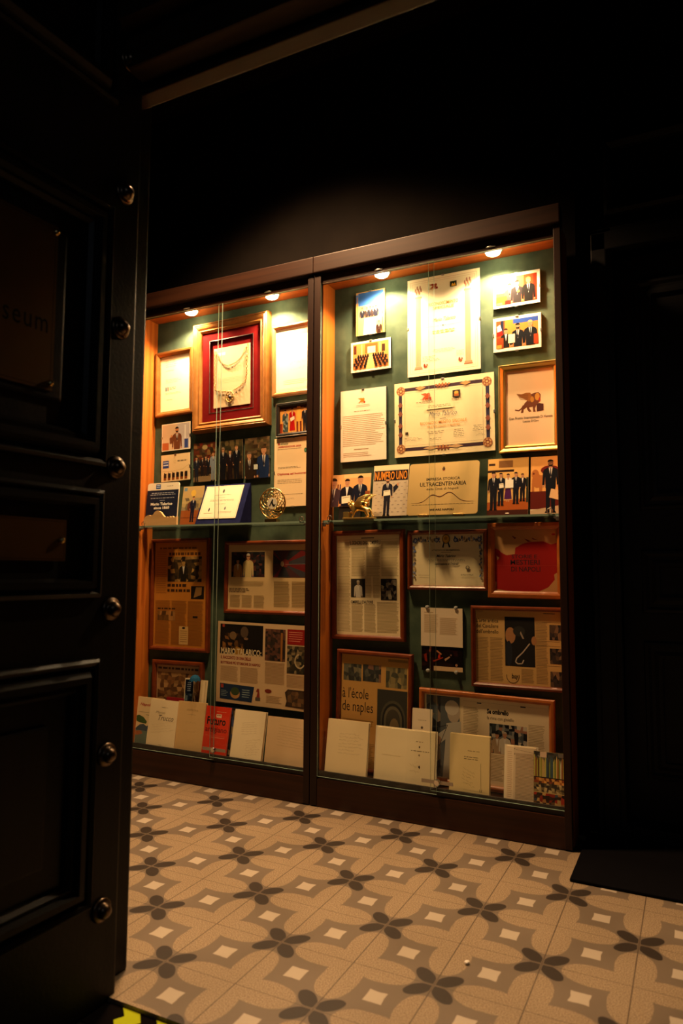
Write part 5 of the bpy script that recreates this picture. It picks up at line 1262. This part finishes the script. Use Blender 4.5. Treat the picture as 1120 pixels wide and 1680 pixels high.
def f(s):
    s.rect(0.03, 0.03, 0.52, 0.40, '16110c'); s.mosaic(0.06, 0.14, 0.30, 0.34, 7, 5, ['5a3c1c', '2c1c10', '8a5c2c', '1c140e']); s.ell(0.31, 0.12, 0.045, 0.07, '5a4838'); s.ell(0.18, 0.17, 0.04, 0.05, '7a6040'); s.ell(0.33, 0.20, 0.025, 0.015, '8a6a4c'); s.poly([(0.20, 0.40), (0.22, 0.30), (0.30, 0.33), (0.32, 0.40)], 'a87c2c')
    s.rect(0.055, 0.035, 0.08, 0.07, 'a84030')
    s.text('MARIO TALARICO:', 0.045, 0.325, 0.505, 0.405, 'dcc8a0', bold=0.03); s.text('IL RACCONTO DI UNA DELLE', 0.045, 0.425, 0.39, 0.465, '8a2c1c', bold=0.04); s.text('BOTTEGHE PIÙ STORICHE DI NAPOLI', 0.045, 0.485, 0.495, 0.525, '8a2c1c', bold=0.04)
    news(s, 2, 0.55, 0.74, 16, 'b89468', 0.045, 0.50, 0.35); s.poly([(0.045, 0.765), (0.435, 0.775), (0.41, 0.965), (0.045, 0.955)], '1c3050'); s.rect(0.055, 0.775, 0.085, 0.82, 'a84030'); s.ell(0.22, 0.88, 0.055, 0.06, 'b88a50'); s.ell(0.22, 0.85, 0.05, 0.05, '3a4c2c'); s.lines(0.30, 0.82, 0.40, 0.93, 4, '8aa0a8', 0.35, 0.3); s.lines(0.06, 0.85, 0.14, 0.93, 4, '8aa0a8', 0.35, 0.3)
    s.poly([(0.455, 0.83), (0.47, 0.79), (0.49, 0.79), (0.50, 0.90), (0.46, 0.90), (0.475, 0.83)], '8a3428'); s.rect(0.45, 0.895, 0.505, 0.935, '5a5048')
    s.mosaic(0.545, 0.06, 0.765, 0.44, 8, 12, ['3a2c24', '5a3c30', '2c2420', '6a4434']); s.rect(0.715, 0.1, 0.735, 0.44, 'a0682c'); s.rect(0.785, 0.05, 0.99, 0.23, '9a1c14'); s.lines(0.80, 0.08, 0.96, 0.21, 5, 'd88870', 0.3, 0.3); s.mosaic(0.785, 0.245, 0.99, 0.57, 8, 9, ['3c3424', '5a4c34', '2a2a24', '8a7a58']); s.up(); s.line([(0.92 + 0.05 * math.cos(a / 6), 0.42 + 0.08 * math.sin(a / 6)) for a in range(3, 28)], 0.006, 'c8b48c')
    s.lines(0.55, 0.46, 0.765, 0.72, 18, 'b89468', 0.35, 0.05); s.lines(0.785, 0.59, 0.99, 0.74, 10, 'b89468', 0.35, 0.05); s.ell(0.59, 0.805, 0.038, 0.024, '7a2c1c'); s.lines(0.57, 0.86, 0.74, 0.95, 5, 'a88458', 0.3, 0.2)
    s.poly([(0.77, 0.80), (0.80, 0.76), (0.99, 0.76), (0.99, 0.97), (0.775, 0.96), (0.79, 0.90)], '3c2c20'); s.mosaic(0.80, 0.78, 0.99, 0.95, 5, 4, ['6a4c30', '4a3828', '7a5c3c'])
o = clip_photo('magazine_spread', 'large white magazine spread headed MARIO TALARICO with a blue panel at its foot', 'magazine spread', 0.446, 0.516, 0.468, 0.358, -0.6, f, paper='dcbc90', m=PRINT, sides='')
def f(s):
    s.rect(0.0, 0.0, 1, 0.16, 'b89878'); s.lines(0.04, 0.06, 0.96, 0.12, 1, '4a3424', 0.8, word=0.09); s.mosaic(0.03, 0.18, 0.97, 0.85, 12, 8, ['7a5430', '9a7448', '5a3c20', 'b08a5c', '6a4828']); s.lines(0.03, 0.88, 0.97, 0.97, 3, '8a6440', 0.4)
framed('framed_newspaper', 'small framed sepia article half hidden behind the leaflets and blue umbrella', 'framed article', -0.009, 0.385, 0.295, 0.240, 0.5, f, FRAMER, 0.022, 'b89470')
def f(s):
    s.rect(0.06, 0.02, 0.94, 0.6, '10182c'); s.lines(0.25, 0.06, 0.72, 0.20, 5, '9aa8b8', 0.35, 0.3, 0.1, center=True); s.mosaic(0.06, 0.22, 0.94, 0.42, 6, 6, ['1c2c44', '3c5064', '14202c', '5a6c74'])
lf = stand_print('leaflet', 'dark blue leaflet tilted to the left, standing behind the books', 'leaflet', 0.085, 0.052, 0.315, 0.190, 0.12, f, z=0.1215, paper='e0d0b0', t=0.001)
lf.rotation_euler[1] = math.radians(-2)
def f(s): s.up(); s.line([(0.72, 0.02), (0.70, 0.98)], 0.003, 'a89068'); s.line([(0.88, 0.02), (0.88, 0.98)], 0.0015, 'c0ac80'); s.rect(0, 0, 0.35, 1, 'd8c498')
stand_print('leaflet', 'cream folded leaflet under the little blue umbrella', 'leaflet', 0.153, 0.040, 0.310, 0.196, 0.12, f, z=0.1215, paper='e8d4ac', t=0.001)
mu = empty('toy_umbrella', (0.1215, 0.2050, 0.1215), 'tiny blue umbrella open above the leaflets', 'miniature umbrella')
bm = bmesh.new(); tube(bm, [(0, 0.0, 0.0), (0, 0.0, 0.332)], 0.0012, 6); fin('stick', bm, STEEL, mu)
bm = bmesh.new()
n = 8
top = bm.verts.new((0, 0, 0.334)); rings = []
for j, (r, z) in enumerate(((0.014, 0.329), (0.022, 0.319), (0.0275, 0.304))):
    rings.append([bm.verts.new((r * (1 - (0.06 * j if k % 2 else 0)) * math.cos(PI * k / n), r * (1 - (0.06 * j if k % 2 else 0)) * math.sin(PI * k / n), z + (0.003 * j if k % 2 else 0))) for k in range(2 * n)])
for k in range(2 * n): bm.faces.new((top, rings[0][k], rings[0][(k + 1) % (2 * n)]))
for a, b in zip(rings, rings[1:]):
    for k in range(2 * n): bm.faces.new((a[k], b[k], b[(k + 1) % (2 * n)], a[(k + 1) % (2 * n)]))
fin('canopy', bm, BLUEU, mu)

# books on the floor of the left cabinet
def f(s):
    s.text('Napoli,', 0.10, 0.12, 0.55, 0.20, 'b02020', shear=0.35, bold=0.02); s.lines(0.62, 0.22, 0.98, 0.25, 1, 'b04030', 0.6, word=0.1); s.lines(0.08, 0.31, 0.97, 0.33, 1, '7a7058', 0.4, word=0.06); s.lines(0.36, 0.36, 0.97, 0.38, 1, '6a6048', 0.5, word=0.06)
    s.poly([(0, 0.40), (0.10, 0.38), (0.28, 0.42), (0.42, 0.50), (0.40, 0.55), (0.15, 0.54), (0, 0.51)], '3a5a28'); s.poly([(0, 0.66), (0.15, 0.58), (0.30, 0.56), (0.42, 0.60), (0.62, 0.54), (1, 0.52), (1, 0.70), (0, 0.70)], '3c5064'); s.rect(0, 0.70, 1, 1, '6a8074')
    s.poly([(0, 0.72), (0.22, 0.70), (0.30, 0.76), (0.1, 0.80), (0, 0.80)], 'b0683c'); s.poly([(0.62, 0.76), (0.75, 0.70), (1, 0.70), (1, 0.86), (0.66, 0.82)], 'a85c34')
book('paperback titled Napoli with a painted tree, bay and hills on its cover', -0.1195, 0.333, 0.150, 0.012, 0.170, 0.10, f, 'e8d0a0')
def f(s):
    s.lines(0.42, 0.15, 0.62, 0.17, 1, '8a7450', 0.4, word=0.1); s.text('Marco', 0.22, 0.235, 0.56, 0.285, '8a7450', shear=0.3); s.text('Trucco', 0.34, 0.31, 0.88, 0.42, '4a3c2c', shear=0.35)
    s.scrawl(0.10, 0.50, 0.90, 0.72, 4, 'c0a474', 0.0005, -0.12); s.lines(0.45, 0.91, 0.56, 0.925, 1, '8a7450', 0.4)
book('cream book lettered Trucco in italics', -0.026, 0.332, 0.160, 0.010, 0.1475, 0.15, f, 'f8e4bc')
def f(s):
    s.lines(0.32, 0.15, 0.74, 0.19, 2, 'a08454', 0.35, 0.1, 0.08, center=True); s.lines(0.36, 0.25, 0.66, 0.265, 1, 'b09464', 0.4); s.scrawl(0.32, 0.36, 0.70, 0.46, 1, 'b8986a', 0.0007); s.scrawl(0.26, 0.54, 0.74, 0.62, 1, 'b8986a', 0.0007); s.scrawl(0.40, 0.72, 0.70, 0.82, 1, 'c8a87c', 0.0006)
book('tan paper covered book directly right of the Trucco book', 0.125, 0.335, 0.148, 0.014, 0.160, 0.13, f, 'dcb880', yaw=3)
def f(s): s.rect(0, 0, 1, 1, '8a1a20')
book('dark red book peeking above the cream Trucco book', 0.006, 0.341, 0.100, 0.010, 0.190, 0.10, f, '8a1a20')
def f(s):
    s.lines(0.45, 0.10, 0.85, 0.115, 1, 'f0c8a0', 0.4, word=0.06); s.rect(0.44, 0.15, 0.66, 0.22, 'e8d0b0'); s.lines(0.47, 0.165, 0.63, 0.20, 1, 'a03018', 0.6, word=0.05)
    s.text('Futuro', 0.08, 0.21, 0.86, 0.375, '1c100e', bold=0.03); s.text('artigiano', 0.04, 0.41, 0.94, 0.55, '7a1a14', bold=0.02); s.line([(0.05, 0.59), (0.9, 0.59)], 0.0005, 'f0b090'); s.lines(0.3, 0.62, 0.88, 0.635, 1, 'f0b090', 0.4)
    s.rect(0.05, 0.83, 0.96, 0.885, 'c8a080'); s.lines(0.3, 0.95, 0.7, 0.965, 1, '3a1a10', 0.5)
book('bright red book titled Futuro artigiano', 0.264, 0.326, 0.128, 0.008, 0.158, 0.18, f, 'd8381a')
def f(s): s.rect(0, 0, 1, 1, '241c18'); s.mosaic(0.5, 0.05, 1, 0.95, 4, 8, ['30406a', '4a3c2c', '14161c', '8a7450', '1c1c20'])
book('dark photographic book squeezed between the red book and the handwritten one', 0.318, 0.325, 0.085, 0.006, 0.186, 0.12, f, '3c4c78')
def f(s):
    s.scrawl(0.25, 0.24, 0.80, 0.50, 6, 'b8986c', 0.0006, -0.10); s.scrawl(0.45, 0.58, 0.90, 0.90, 7, 'b8986c', 0.0006, -0.14)
o = book('cream book with slanting handwritten dedication', 0.436, 0.325, 0.156, 0.014, 0.1475, 0.20, f, 'f8e6c0')
def f(s):
    s.scrawl(0.25, 0.14, 0.98, 0.60, 8, 'a88860', 0.0006, 0.05, 0.1)
book('wide pale notebook with handwriting, next to the middle post of the cabinets', 0.622, 0.311, 0.205, 0.010, 0.168, 0.15, f, 'e8c89c')
